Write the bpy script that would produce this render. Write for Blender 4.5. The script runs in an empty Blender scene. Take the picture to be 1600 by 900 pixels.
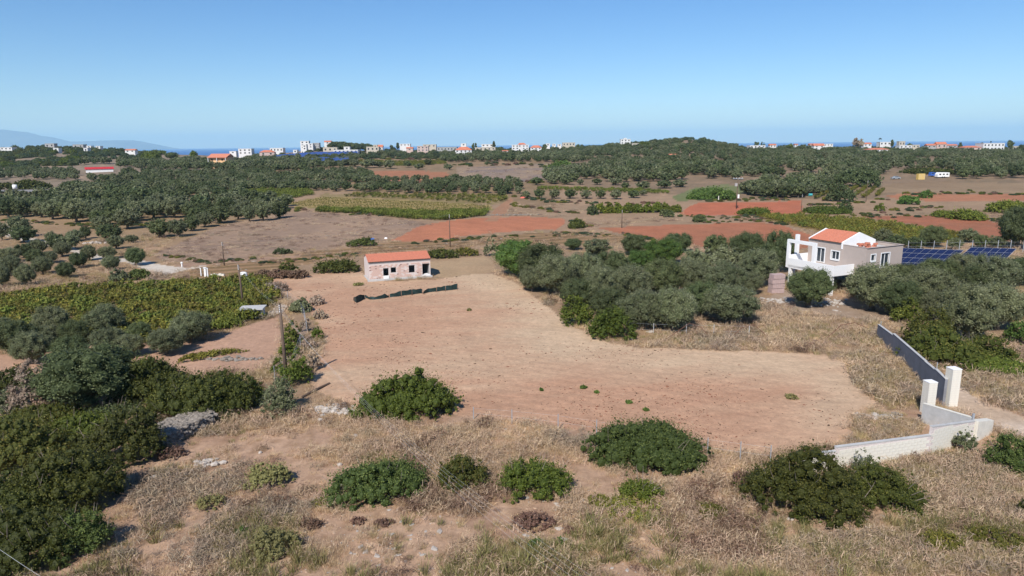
import bpy, bmesh, math
import numpy as np
from mathutils import Matrix, Vector
S = bpy.context.scene
COL = S.collection
# ------------------------------------------------------------------ camera
F = 1600 / (2 * math.tan(math.radians(36.87))); PITCH = math.radians(11.9); RHO = 0.01; CZ = 21.0
_c, _s = math.cos(PITCH), math.sin(PITCH)
FW = np.array([0, _c, -_s]); _u0 = np.array([0, _s, _c]); _x = np.array([1., 0, 0])
RT = math.cos(RHO) * _x - math.sin(RHO) * _u0; UP = math.cos(RHO) * _u0 + math.sin(RHO) * _x
CP = np.array([0, 0, CZ])
cam = bpy.data.cameras.new("camera"); camo = bpy.data.objects.new("camera", cam); COL.objects.link(camo)
m = Matrix.Identity(4)
for i in range(3):
    m[i][0] = RT[i]; m[i][1] = UP[i]; m[i][2] = -FW[i]; m[i][3] = CP[i]
camo.matrix_world = m
cam.angle = math.radians(73.74); cam.clip_end = 80000; cam.clip_start = 0.5
S.camera = camo
# ------------------------------------------------------------------ world, sun, exposure
SUN_EL, SUN_AZ = 44.0, math.radians(180 + 21)          # compass azimuth (north = +Y), sun behind and a little to the left
W = bpy.data.worlds.new("World"); S.world = W; W.use_nodes = True
nt = W.node_tree; nt.nodes.clear()
sky = nt.nodes.new('ShaderNodeTexSky'); sky.sky_type = 'NISHITA'; sky.sun_disc = False
sky.sun_elevation = math.radians(SUN_EL); sky.sun_rotation = SUN_AZ
sky.altitude = 60; sky.air_density = 1.0; sky.dust_density = 0.0; sky.ozone_density = 3.0
bg = nt.nodes.new('ShaderNodeBackground'); bg.inputs[1].default_value = 0.105
wo = nt.nodes.new('ShaderNodeOutputWorld')
hs = nt.nodes.new('ShaderNodeHueSaturation'); hs.inputs['Saturation'].default_value = 1.22; hs.inputs['Value'].default_value = 1.0
nt.links.new(sky.outputs[0], hs.inputs['Color']); tn = nt.nodes.new('ShaderNodeVectorMath'); tn.operation = 'MULTIPLY'; tn.inputs[1].default_value = (.72, .83, 1.0); nt.links.new(hs.outputs[0], tn.inputs[0]); nt.links.new(tn.outputs[0], bg.inputs[0]); nt.links.new(bg.outputs[0], wo.inputs[0])
L = bpy.data.lights.new("sun", 'SUN'); L.energy = 5.0; L.angle = math.radians(0.53); L.color = (1.0, 0.955, 0.89)
lo = bpy.data.objects.new("sun", L); COL.objects.link(lo)
_e = math.radians(SUN_EL)
ts = Vector((math.sin(SUN_AZ) * math.cos(_e), math.cos(SUN_AZ) * math.cos(_e), math.sin(_e)))
lo.rotation_euler = ts.to_track_quat('Z', 'Y').to_euler(); lo.location = (0, -20, 60)
S.view_settings.view_transform = 'Standard'; S.view_settings.look = 'None'; S.view_settings.gamma = 1; S.view_settings.exposure = 0.22
S.cycles.max_bounces = 6; S.cycles.diffuse_bounces = 3; S.cycles.glossy_bounces = 2; S.cycles.transmission_bounces = 3
S.cycles.volume_bounces = 1; S.cycles.use_denoising = True; S.cycles.caustics_reflective = False

rng = np.random.default_rng(7)
# ------------------------------------------------------------------ small maths
def fbm(x, y, scale, octv=3, seed=0):
    """cheap value noise, about -1..1"""
    r = np.zeros_like(x, float); a = 1.0; t = 0
    for o in range(octv):
        sx, sy = x / scale + 17.3 * seed + o * 5.1, y / scale - 9.7 * seed + o * 3.3
        ix, iy = np.floor(sx), np.floor(sy); fx, fy = sx - ix, sy - iy
        fx = fx * fx * (3 - 2 * fx); fy = fy * fy * (3 - 2 * fy)
        def hsh(a_, b_):
            v = np.sin(a_ * 127.1 + b_ * 311.7 + seed * 7.7) * 43758.5453
            return (v - np.floor(v)) * 2 - 1
        v = (hsh(ix, iy) * (1 - fx) + hsh(ix + 1, iy) * fx) * (1 - fy) + (hsh(ix, iy + 1) * (1 - fx) + hsh(ix + 1, iy + 1) * fx) * fy
        r += a * v; t += a; a *= .5; scale *= .5
    return r / t
def proj(x, y, z):
    dx, dy, dz = np.asarray(x, float), np.asarray(y, float), np.asarray(z, float) - CZ
    f = dy * FW[1] + dz * FW[2]; f = np.where(f < .1, .1, f)
    return 800 + F * (dx * RT[0] + dy * RT[1] + dz * RT[2]) / f, 450 - F * (dx * UP[0] + dy * UP[1] + dz * UP[2]) / f
# skyline of the land: (x pixel, y pixel of the bare ground)
_sk = np.array([(-900, 240), (-100, 240), (0, 239), (40, 234), (75, 230), (130, 232), (180, 234), (230, 238), (300, 241), (400, 244), (455, 238),
                (500, 233), (560, 234), (620, 235), (700, 235), (800, 234), (900, 232), (960, 229), (1000, 226), (1030, 221), (1070, 218), (1100, 220),
                (1135, 227), (1165, 232), (1300, 232), (1450, 233), (1600, 233), (2500, 233)], float)
_sY = np.array([0, 130, 170, 220, 300, 400, 500, 600, 700, 750, 800, 900, 1500]); _sV = np.array([0, 0, .02, .06, .18, .37, .57, .75, .93, 1, 1.0, .5, -2.5])
def H(x, y):
    x = np.asarray(x, float); y = np.asarray(y, float)
    yy = np.maximum(y, 5.); px = 800 + 1067 * x / yy
    yh = 225.5 - .01 * (px - 800)
    dy = np.interp(px, _sk[:, 0], _sk[:, 1]) + 1.3 - yh
    R = 21 - dy * 750 / 1067
    s = np.interp(yy, _sY, _sV)
    k = np.clip((yy - 430) / 320, 0, 1); k = k * k * (3 - 2 * k)
    h = 14 * s + (R - 14) * k * np.where(yy > 800, np.clip((1200 - yy) / 400, 0, 1), 1)
    h = np.where(yy > 900, np.maximum(h, -40.), h)
    d = np.hypot(x, y)
    h = h + fbm(x, y, 60, 2, 3) * np.clip((yy - 160) / 200, 0, 1) * 1.0 + fbm(x, y, 9, 2, 5) * .10 * np.clip((75 - yy) / 20, 0, 1)
    # behind and beside the camera the ground stays level
    return np.where(y > 0, h, 0.)
_ts = np.geomspace(15, 1600, 900)
def P(px, py, zoff=0.):
    """world point where the photo's pixel meets the ground"""
    d = FW + RT * (px - 800) / F - UP * (py - 450) / F
    q = CP[None] + d[None] * _ts[:, None]
    below = q[:, 2] < H(q[:, 0], q[:, 1])
    i = int(np.argmax(below)) if below.any() else len(_ts) - 1
    a, b = _ts[max(i - 1, 0)], _ts[i]
    for _ in range(14):
        mth = (a + b) / 2; r = CP + d * mth
        if r[2] < H(r[0], r[1]): b = mth
        else: a = mth
    r = CP + d * b
    return np.array([r[0], r[1], float(H(r[0], r[1])) + zoff])
def at(px, D):
    """ground point at forward distance D on the pixel column px"""
    x = (px - 800) / F * D * .985
    return np.array([x, D, float(H(x, D))])
def hgt(p, y):
    """height above p whose image row is y"""
    k = (450 - y) / F; d0 = np.array(p) - CP
    return (k * (d0 @ FW) - d0 @ UP) / (UP[2] - k * FW[2])
def ppm(p): return F / ((np.array(p) - CP) @ FW)
def unp(px, py, z):
    d = FW + RT * (px - 800) / F - UP * (py - 450) / F
    return CP + d * ((z - CZ) / d[2])
def inpoly(px, py, poly):
    px = np.asarray(px, float); py = np.asarray(py, float)
    r = np.zeros(px.shape, bool); n = len(poly)
    for i in range(n):
        x1, y1 = poly[i]; x2, y2 = poly[(i + 1) % n]
        if y1 == y2: continue
        c = ((y1 > py) != (y2 > py)) & (px < (x2 - x1) * (py - y1) / (y2 - y1) + x1)
        r ^= c
    return r
def lin(r, g, b): return np.array([((c / 255 + .055) / 1.055) ** 2.4 if c > 10 else c / 255 / 12.92 for c in (r, g, b)])
KA = .66
def alb(r, g, b): return np.minimum(lin(r, g, b) * KA, .85)

# ------------------------------------------------------------------ mesh helpers
def mesh(name, V, faces, mat, attr=None, smooth=False, mi=None):
    """faces: an (n,k) array or a list of those"""
    V = np.ascontiguousarray(V, np.float32)
    fl = faces if isinstance(faces, list) and isinstance(faces[0], np.ndarray) else [faces]
    fl = [np.asarray(f, np.int32) for f in fl if len(f)]
    me = bpy.data.meshes.new(name)
    me.vertices.add(len(V)); me.vertices.foreach_set("co", V.ravel())
    tot = np.concatenate([np.full(len(f), f.shape[1], np.int32) for f in fl])
    idx = np.concatenate([f.ravel() for f in fl])
    me.loops.add(len(idx)); me.loops.foreach_set("vertex_index", idx)
    me.polygons.add(len(tot)); st = np.concatenate([[0], np.cumsum(tot)[:-1]]).astype(np.int32)
    me.polygons.foreach_set("loop_start", st)
    try: me.polygons.foreach_set("loop_total", tot)
    except Exception: pass
    if attr is not None:
        a = me.attributes.new("var", 'FLOAT', 'POINT'); a.data.foreach_set("value", np.ascontiguousarray(attr, np.float32))
    for mm in (mat if isinstance(mat, (list, tuple)) else [mat]): me.materials.append(mm)
    if mi is not None: me.polygons.foreach_set("material_index", np.asarray(mi, np.int32))
    me.polygons.foreach_set("use_smooth", np.full(len(tot), bool(smooth)))
    me.update(calc_edges=True)
    return me
class MB:
    def __init__(s): s.V = []; s.Q = []; s.T = []; s.n = 0
    def add(s, V, Q=(), T=()):
        V = np.asarray(V, float).reshape(-1, 3); s.V.append(V)
        if len(Q): s.Q.append(np.asarray(Q, int) + s.n)
        if len(T): s.T.append(np.asarray(T, int) + s.n)
        s.n += len(V); return s
    def box(s, c, sz, rz=0., taper=1.):
        x, y, z = sz[0] / 2, sz[1] / 2, sz[2]
        V = np.array([(-x, -y, 0), (x, -y, 0), (x, y, 0), (-x, y, 0), (-x * taper, -y * taper, z), (x * taper, -y * taper, z), (x * taper, y * taper, z), (-x * taper, y * taper, z)])
        if rz: V = V @ np.array([[math.cos(rz), math.sin(rz), 0], [-math.sin(rz), math.cos(rz), 0], [0, 0, 1]])
        return s.add(V + np.array(c), [(0, 3, 2, 1), (4, 5, 6, 7), (0, 1, 5, 4), (1, 2, 6, 5), (2, 3, 7, 6), (3, 0, 4, 7)])
    def hexa(s, V): return s.add(V, [(0, 3, 2, 1), (4, 5, 6, 7), (0, 1, 5, 4), (1, 2, 6, 5), (2, 3, 7, 6), (3, 0, 4, 7)])
    def tube(s, pts, rad, seg=6, cap=True):
        pts = np.asarray(pts, float); rad = np.broadcast_to(rad, len(pts)); rings = []
        for i in range(len(pts)):
            d = pts[min(i + 1, len(pts) - 1)] - pts[max(i - 1, 0)]; d = d / (np.linalg.norm(d) + 1e-9)
            a = np.cross(d, (0, 0, 1.) if abs(d[2]) < .9 else (1., 0, 0)); a /= np.linalg.norm(a); b = np.cross(d, a)
            t = np.arange(seg) * 2 * math.pi / seg
            rings.append(pts[i] + rad[i] * (np.cos(t)[:, None] * a + np.sin(t)[:, None] * b))
        V = np.concatenate(rings); Q = []
        for i in range(len(pts) - 1):
            for j in range(seg):
                k = (j + 1) % seg; Q.append((i * seg + j, i * seg + k, (i + 1) * seg + k, (i + 1) * seg + j))
        T = []
        if cap:
            e = (len(pts) - 1) * seg
            T = [(e, e + j, e + j + 1) for j in range(1, seg - 1)] + [(0, j + 1, j) for j in range(1, seg - 1)]
        return s.add(V, Q, T)
    def me(s, name, mat, smooth=False):
        f = []
        if s.Q: f.append(np.concatenate(s.Q))
        if s.T: f.append(np.concatenate(s.T))
        return mesh(name, np.concatenate(s.V), f, mat, None, smooth)
def obj(name, me, parent=None, loc=(0, 0, 0), rz=0., sc=None):
    o = bpy.data.objects.new(name, me); COL.objects.link(o); o.location = loc; o.rotation_euler = (0, 0, rz)
    if sc is not None: o.scale = (sc, sc, sc) if np.isscalar(sc) else sc
    if parent is not None: o.parent = parent
    return o
def tag(o, label, cat=None, group=None, kind=None):
    if label: o['label'] = label
    if cat: o['category'] = cat
    if group: o['group'] = group
    if kind: o['kind'] = kind
    return o
def thing(name, label, cat, loc=(0, 0, 0), rz=0., group=None, sc=None):
    return tag(obj(name, None, None, loc, rz, sc), label, cat, group)

# ------------------------------------------------------------------ materials
def newmat(name):
    mt = bpy.data.materials.new(name); mt.use_nodes = True; n = mt.node_tree.nodes; n.clear()
    o = n.new('ShaderNodeOutputMaterial'); p = n.new('ShaderNodeBsdfPrincipled'); mt.node_tree.links.new(p.outputs[0], o.inputs[0])
    return mt, n, mt.node_tree.links, p, o
def simple(name, col, rough=.8, nscale=0, namt=.15, bump=0., spec=.3, metal=0., coord='Object', stretch=None):
    mt, n, l, p, o = newmat(name)
    p.inputs['Roughness'].default_value = rough; p.inputs['Specular IOR Level'].default_value = spec; p.inputs['Metallic'].default_value = metal
    if nscale:
        tc = n.new('ShaderNodeTexCoord'); t = n.new('ShaderNodeTexNoise'); t.inputs['Scale'].default_value = nscale; t.inputs['Detail'].default_value = 6; t.inputs['Roughness'].default_value = .65
        if stretch:
            mp = n.new('ShaderNodeMapping'); mp.inputs['Scale'].default_value = stretch; l.new(tc.outputs[coord], mp.inputs[0]); l.new(mp.outputs[0], t.inputs['Vector'])
        else: l.new(tc.outputs[coord], t.inputs['Vector'])
        r = n.new('ShaderNodeValToRGB'); r.color_ramp.elements[0].position = .3; r.color_ramp.elements[1].position = .7
        c = np.array(col); r.color_ramp.elements[0].color = (*(c * (1 - namt)), 1); r.color_ramp.elements[1].color = (*np.minimum(c * (1 + namt), .9), 1)
        l.new(t.outputs[0], r.inputs[0]); l.new(r.outputs[0], p.inputs['Base Color'])
        if bump:
            b = n.new('ShaderNodeBump'); b.inputs['Strength'].default_value = bump; b.inputs['Distance'].default_value = .05
            l.new(t.outputs[0], b.inputs['Height']); l.new(b.outputs[0], p.inputs['Normal'])
    else: p.inputs['Base Color'].default_value = (*col, 1)
    return mt
def foliage(name, dark, mid, light, under=None, trans=.12, var=.18, rough=.6):
    mt, n, l, p, o = newmat(name)
    a = n.new('ShaderNodeAttribute'); a.attribute_name = 'var'
    r = n.new('ShaderNodeValToRGB'); e = r.color_ramp.elements
    e[0].position = .1; e[0].color = (*dark, 1); e[1].position = .95; e[1].color = (*light, 1); k = e.new(.5); k.color = (*mid, 1)
    l.new(a.outputs['Fac'], r.inputs[0])
    oi = n.new('ShaderNodeObjectInfo')
    mr = n.new('ShaderNodeMapRange'); mr.inputs['To Min'].default_value = 1 - var; mr.inputs['To Max'].default_value = 1 + var; l.new(oi.outputs['Random'], mr.inputs[0])
    m2 = n.new('ShaderNodeMath'); m2.operation = 'MULTIPLY'; m2.inputs[1].default_value = 7.31; l.new(oi.outputs['Random'], m2.inputs[0])
    fr = n.new('ShaderNodeMath'); fr.operation = 'FRACT'; l.new(m2.outputs[0], fr.inputs[0])
    mh = n.new('ShaderNodeMapRange'); mh.inputs['To Min'].default_value = .488; mh.inputs['To Max'].default_value = .512; l.new(fr.outputs[0], mh.inputs[0])
    h = n.new('ShaderNodeHueSaturation'); l.new(r.outputs[0], h.inputs['Color']); l.new(mr.outputs[0], h.inputs['Value']); l.new(mh.outputs[0], h.inputs['Hue'])
    src = h.outputs[0]
    if under is not None:
        g = n.new('ShaderNodeNewGeometry'); mx = n.new('ShaderNodeMix'); mx.data_type = 'RGBA'
        l.new(g.outputs['Backfacing'], mx.inputs[0]); l.new(src, mx.inputs[6]); mx.inputs[7].default_value = (*under, 1); src = mx.outputs[2]
    l.new(src, p.inputs['Base Color']); p.inputs['Roughness'].default_value = rough; p.inputs['Specular IOR Level'].default_value = .25
    if trans:
        t = n.new('ShaderNodeBsdfTranslucent'); l.new(src, t.inputs[0]); ms = n.new('ShaderNodeMixShader'); ms.inputs[0].default_value = trans
        l.new(p.outputs[0], ms.inputs[1]); l.new(t.outputs[0], ms.inputs[2]); l.new(ms.outputs[0], o.inputs[0])
    return mt
M = {}
M['olive'] = foliage('olive_leaves', (.060, .070, .030), (.140, .152, .070), (.25, .26, .140), under=(.21, .22, .135), trans=.15, var=.24)
M['olive_dark'] = foliage('dark_olive_leaves', (.040, .052, .018), (.090, .112, .042), (.17, .19, .080), trans=.15, var=.24)
M['mastic'] = foliage('mastic_leaves', (.042, .060, .008), (.098, .128, .016), (.185, .21, .034), trans=.2)
M['mastic_yellow'] = foliage('yellow_green_leaves', (.060, .076, .008), (.125, .150, .018), (.225, .235, .036), trans=.2)
M['mastic_blue'] = foliage('mid_green_leaves', (.038, .056, .013), (.090, .116, .026), (.175, .20, .050), trans=.2)
M['mastic_brown'] = foliage('bronze_leaves', (.046, .054, .010), (.092, .104, .018), (.195, .160, .036), trans=.2)
M['maquis'] = foliage('maquis_leaves', (.030, .036, .006), (.068, .076, .012), (.145, .138, .026), trans=.12)
M['vine'] = foliage('vine_leaves', (.070, .072, .010), (.155, .150, .022), (.29, .24, .045), var=.3)
M['vine_green'] = foliage('green_vine_leaves', (.055, .075, .010), (.115, .14, .020), (.21, .22, .040), var=.3)
M['bright'] = foliage('bright_leaves', (.040, .075, .014), (.080, .135, .024), (.15, .21, .045))
M['grey_twig'] = foliage('grey_twigs', (.20, .145, .100), (.30, .23, .160), (.42, .34, .245), trans=0)
M['brown_twig'] = foliage('brown_twigs', (.10, .055, .036), (.17, .10, .066), (.26, .17, .11), trans=0)
M['straw'] = foliage('straw', (.40, .27, .145), (.58, .405, .23), (.74, .55, .34), trans=.1, var=.25)
M['straw_yellow'] = foliage('yellow_straw', (.24, .17, .08), (.38, .29, .14), (.52, .42, .22), trans=.1, var=.25)
M['straw_grey'] = foliage('grey_straw', (.34, .235, .150), (.46, .33, .215), (.60, .45, .31), trans=.1, var=.25)
M['weed'] = foliage('green_weed', (.13, .12, .042), (.21, .19, .068), (.31, .28, .115), trans=.1)
M['far'] = foliage('distant_scrub', (.026, .042, .020), (.055, .078, .036), (.11, .13, .07), var=.25)
M['grey_twig_plain'] = simple('dead_wood', (.26, .21, .17), .9, 5, .2)
M['bark'] = simple('bark', (.14, .115, .09), .9, 6, .3, .5)
M['wood'] = simple('weathered_pole', (.13, .09, .065), .85, 4, .25, .3)
M['concrete'] = simple('raw_concrete', (.46, .45, .43), .85, 1.6, .14, .25)
M['conc_shade_grey'] = simple('shade_and_grey_render', (.21, .21, .225), .9, 1.2, .14, .2)  # boundary wall's shaded side put into the colour; retaining wall's own blue-grey
M['block'] = simple('pale_block', (.68, .64, .55), .9, 2.2, .10, .2)
M['white'] = simple('white_paint', (.80, .79, .77), .7, .9, .04)
M['white_far'] = simple('whitewash', (.66, .65, .63), .8, .3, .06)
M['cream'] = simple('cream_render', (.50, .44, .35), .8, .3, .08)
M['orange'] = simple('orange_render', (.72, .45, .24), .8, .3, .08)
M['pink'] = simple('pink_render', (.52, .39, .34), .8, .3, .08)
M['grey'] = simple('grey_render', (.36, .35, .34), .85, .3, .12)
M['taupe'] = simple('taupe_render', (.42, .345, .30), .85, 1.5, .05)
M['tile'] = simple('terracotta', (.53, .195, .12), .75, 5, .18, .2)
M['tile_far'] = simple('terracotta_far', (.50, .17, .10), .8, .6, .2)
M['redsheet'] = simple('red_sheet', (.52, .03, .03), .5, .4, .1)
M['glass'] = simple('window_glass', (.03, .04, .05), .08, spec=.6)
M['dark'] = simple('dark_opening', (.03, .028, .028), .9)
M['frame'] = simple('white_frame', (.75, .75, .74), .5)
M['net'] = simple('green_shade_net', (.016, .038, .037), .7, 3, .35, .3)
M['stone'] = simple('limestone', (.215, .185, .155), .95, 5, .6, .6)
M['stone_pale'] = simple('pale_limestone', (.42, .37, .32), .95, 3, .2, .5)
M['brick'] = simple('hollow_brick', (.60, .43, .36), .9, 7, .2, .3)
M['mortar'] = simple('mortar', (.62, .54, .50), .95, 9, .15, .4)
M['brickhole'] = simple('broken_brick', (.26, .12, .09), .95, 9, .2)
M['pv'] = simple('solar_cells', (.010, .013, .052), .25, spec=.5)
M['steel'] = simple('galvanised_steel', (.42, .44, .46), .5, spec=.5, metal=.3)
M['rust'] = simple('rusty_bar', (.16, .08, .05), .9)
M['cable'] = simple('cable', (.42, .43, .44), .5)
M['blue'] = simple('blue_plastic', (.04, .12, .42), .5)
M['turq'] = simple('turquoise_plastic', (.06, .36, .38), .5)
M['redcl'] = simple('red_cloth', (.60, .15, .11), .8)
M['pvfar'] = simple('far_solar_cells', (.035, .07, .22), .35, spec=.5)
M['yellow'] = simple('yellow_paint', (.62, .42, .12), .7)
M['pinkblk'] = simple('pink_blocks', (.42, .31, .29), .9, 5, .15, .3)
M['car'] = simple('car_paint', (.30, .33, .36), .3, spec=.6)
M['rubber'] = simple('rubber', (.02, .02, .02), .8)
M['greenedge'] = simple('green_edge', (.18, .42, .14), .8)
M['cloud'] = simple('cloud', (.8, .8, .8), 1.)
def mat_ground():
    mt, n, l, p, o = newmat('earth')
    a = n.new('ShaderNodeAttribute'); a.attribute_name = 'cover'
    tc = n.new('ShaderNodeTexCoord')
    def noise(sc, det=5, rough=.7):
        t = n.new('ShaderNodeTexNoise'); t.inputs['Scale'].default_value = sc; t.inputs['Detail'].default_value = det; t.inputs['Roughness'].default_value = rough
        l.new(tc.outputs['Object'], t.inputs['Vector']); return t
    def ramp(src, lo, hi, p0=.3, p1=.7):
        r = n.new('ShaderNodeMapRange'); r.inputs['From Min'].default_value = p0; r.inputs['From Max'].default_value = p1; r.inputs['To Min'].default_value = lo; r.inputs['To Max'].default_value = hi
        l.new(src, r.inputs[0]); return r.outputs[0]
    def mul(x, y):
        k = n.new('ShaderNodeMath'); k.operation = 'MULTIPLY'; l.new(x, k.inputs[0]); l.new(y, k.inputs[1]); return k.outputs[0]
    f1 = noise(2.2, 8, .75); f2 = noise(.16, 4); f3 = noise(.9, 6, .8)
    v = mul(mul(ramp(f1.outputs[0], .80, 1.18), ramp(f2.outputs[0], .90, 1.10)), ramp(f3.outputs[0], .86, 1.12))
    vm = n.new('ShaderNodeVectorMath'); vm.operation = 'SCALE'; l.new(a.outputs['Color'], vm.inputs[0]); l.new(v, vm.inputs['Scale'])
    l.new(vm.outputs[0], p.inputs['Base Color']); p.inputs['Roughness'].default_value = .95; p.inputs['Specular IOR Level'].default_value = .1
    b = n.new('ShaderNodeBump'); b.inputs['Strength'].default_value = .8; b.inputs['Distance'].default_value = .12; l.new(f1.outputs[0], b.inputs['Height']); l.new(b.outputs[0], p.inputs['Normal'])
    return mt
M['ground'] = mat_ground()
#@@LAND
# ------------------------------------------------------------------ ground: land cover
# each field: name, colour a, colour b (as seen, 0-255), noise scale, polygon in photo pixels
FIELDS = [
 ('fallow_field', (184,154,128), (162,136,116), 9, [(236,398),(300,372),(345,352),(420,338),(480,330),(560,336),(645,345),(676,352),(620,372),(560,384),(470,392),(400,402),(330,412),(262,410)]),
 ('terraced_field', (182,146,110), (160,134,100), 7, [(296,414),(400,404),(560,386),(615,378),(700,372),(880,362),(960,366),(1010,378),(880,384),(770,380),(700,394),(566,398),(500,410),(430,420),(392,434),(360,446),(300,440)]),
 ('red_field', (212,132,98), (200,124,92), 20, [(612,376),(655,353),(700,345),(760,340),(820,338),(882,342),(880,352),(868,359),(800,362),(740,367),(690,374),(650,377)]),
 ('red_field', (194,116,84), (178,112,84), 16, [(933,357),(1000,353),(1100,350),(1190,347),(1232,355),(1262,366),(1290,380),(1230,394),(1120,390),(1060,380),(990,368)]),
 ('red_field', (206,112,82), (192,108,80), 20, [(1062,333),(1078,322),(1092,317),(1180,315),(1252,314),(1254,334),(1200,337),(1130,336),(1080,338)]),
 ('red_field', (182,106,78), (166,104,78), 6, [(1345,339),(1390,337),(1470,338),(1535,342),(1566,350),(1582,362),(1576,376),(1530,370),(1480,362),(1420,350)]),
 ('red_field', (184,118,88), (196,132,98), 25, [(1385,306),(1430,301),(1500,303),(1640,304),(1640,314),(1520,314),(1450,314),(1400,311)]),
 ('dry_meadow', (172,146,116), (158,132,104), 25, [(1368,292),(1400,286),(1470,284),(1640,287),(1640,303),(1500,301),(1440,301),(1380,302)]),
 ('red_field', (190,122,90), (176,118,88), 20, [(580,266),(640,266),(698,269),(703,276),(690,281),(650,286),(605,283),(582,276)]),
 ('stony_field', (176,150,124), (148,130,122), 12, [(712,262),(770,259),(850,256),(905,262),(902,268),(862,272),(852,282),(830,284),(780,280),(712,280)]),
 ('striped_field', (150,136,82), (160,140,88), 6, [(447,318),(500,308),(560,310),(640,313),(700,316),(765,321),(772,328),(742,334),(640,333),(560,330),(470,324)]),
 ('vineyard_ground', (150,140,80), (130,128,70), 8, [(352,300),(480,295),(492,303),(440,312),(372,322),(352,312)]),
 ('vineyard_ground', (166,144,104), (150,132,90), 8, [(500,303),(600,302),(700,304),(790,304),(800,312),(770,320),(640,313),(500,307)]),
 ('grass_field', (126,134,88), (140,138,96), 12, [(1050,308),(1085,294),(1130,288),(1176,290),(1186,297),(1150,304),(1100,312),(1060,314)]),
 ('dirt_track', (188,142,110), (178,136,106), 5, [(756,346),(768,336),(774,325),(785,318),(792,311),(800,309),(800,318),(792,330),(782,340),(776,346)]),
 ('sandy_field', (198,168,132), (190,158,124), 10, [(668,408),(700,404),(760,401),(772,412),(776,424),(740,432),(690,434),(672,430)]),
 ('vineyard_ground', (156,128,82), (140,120,76), 10, [(1176,338),(1250,338),(1350,344),(1420,354),(1500,366),(1520,376),(1440,384),(1380,380),(1290,364),(1230,352)]),
 ('vineyard_ground', (144,118,86), (120,104,70), 8, [(-260,462),(0,457),(90,450),(180,446),(300,440),(392,444),(420,458),(438,474),(412,498),(380,512),(300,532),(200,545),(0,548),(-260,560)]),
 ('dirt_yard', (214,172,144), (202,162,134), 14, [(-60,560),(90,545),(200,522),(262,538),(330,530),(392,508),(436,492),(442,540),(420,574),(380,586),(330,580),(290,596),(180,640),(-60,660)]),
 ('dirt_path', (236,222,204), (224,208,188), 5, [(-80,340),(0,350),(12,352),(24,362),(50,372),(90,380),(140,394),(170,402),(205,404),(250,413),(280,418),(320,414),(322,417),(290,422),(262,429),(236,428),(226,420),(196,410),(150,406),(96,388),(44,379),(14,370),(-80,350)]),
 ('dirt_path', (196,160,134), (184,150,124), 6, [(270,414),(330,410),(400,404),(470,398),(470,401),(400,408),(330,414),(290,420)]),
 ('ploughed_field', (204,164,134), (192,142,114), 12, [(402,440),(470,430),(560,422),(600,440),(680,436),(760,428),(776,430),(800,440),(824,455),(850,474),(872,495),(900,512),(950,534),(1000,544),(1100,547),(1200,550),(1306,553),(1326,570),(1332,600),(1356,612),(1372,628),(1340,650),(1316,690),(1250,709),(1150,712),(1080,692),(960,677),(870,668),(760,652),(650,645),(560,638),(510,618),(486,604),(492,572),(508,535),(492,494),(474,474),(440,458),(410,450)]),
 ('rubble_yard', (190,166,144), (176,150,126), 3, [(1196,468),(1220,452),(1300,468),(1390,482),(1440,500),(1360,500),(1240,484)]),
 ('driveway', (244,222,200), (216,188,160), 5, [(1478,640),(1492,600),(1440,556),(1420,540),(1432,540),(1470,566),(1510,600),(1560,634),(1620,664),(1620,690),(1560,676),(1516,652)]),
]
BASE = [  # broad zones under everything: polygon, colour a, colour b
 ([(-2000,200),(4000,200),(4000,1200),(-2000,1200)], (186,154,124), (166,140,112)),
 ([(-2000,236),(330,240),(330,300),(-2000,300)], (178,156,134), (140,124,104)),
 ([(430,240),(860,240),(900,262),(860,330),(600,300),(430,290)], (170,140,110), (150,128,98)),
 ([(850,200),(4000,200),(4000,290),(1200,312),(1000,300),(850,285)], (168,140,114), (140,122,98)),
 ([(-2000,330),(420,330),(300,420),(180,446),(-2000,470)], (184,152,120), (164,138,104)),
 ([(1000,540),(1320,552),(1380,510),(1200,480),(1000,500)], (184,152,122), (168,142,112)),
 ([(-2000,640),(4000,640),(4000,2000),(-2000,2000)], (200,164,136), (216,180,150)),
]
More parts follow.
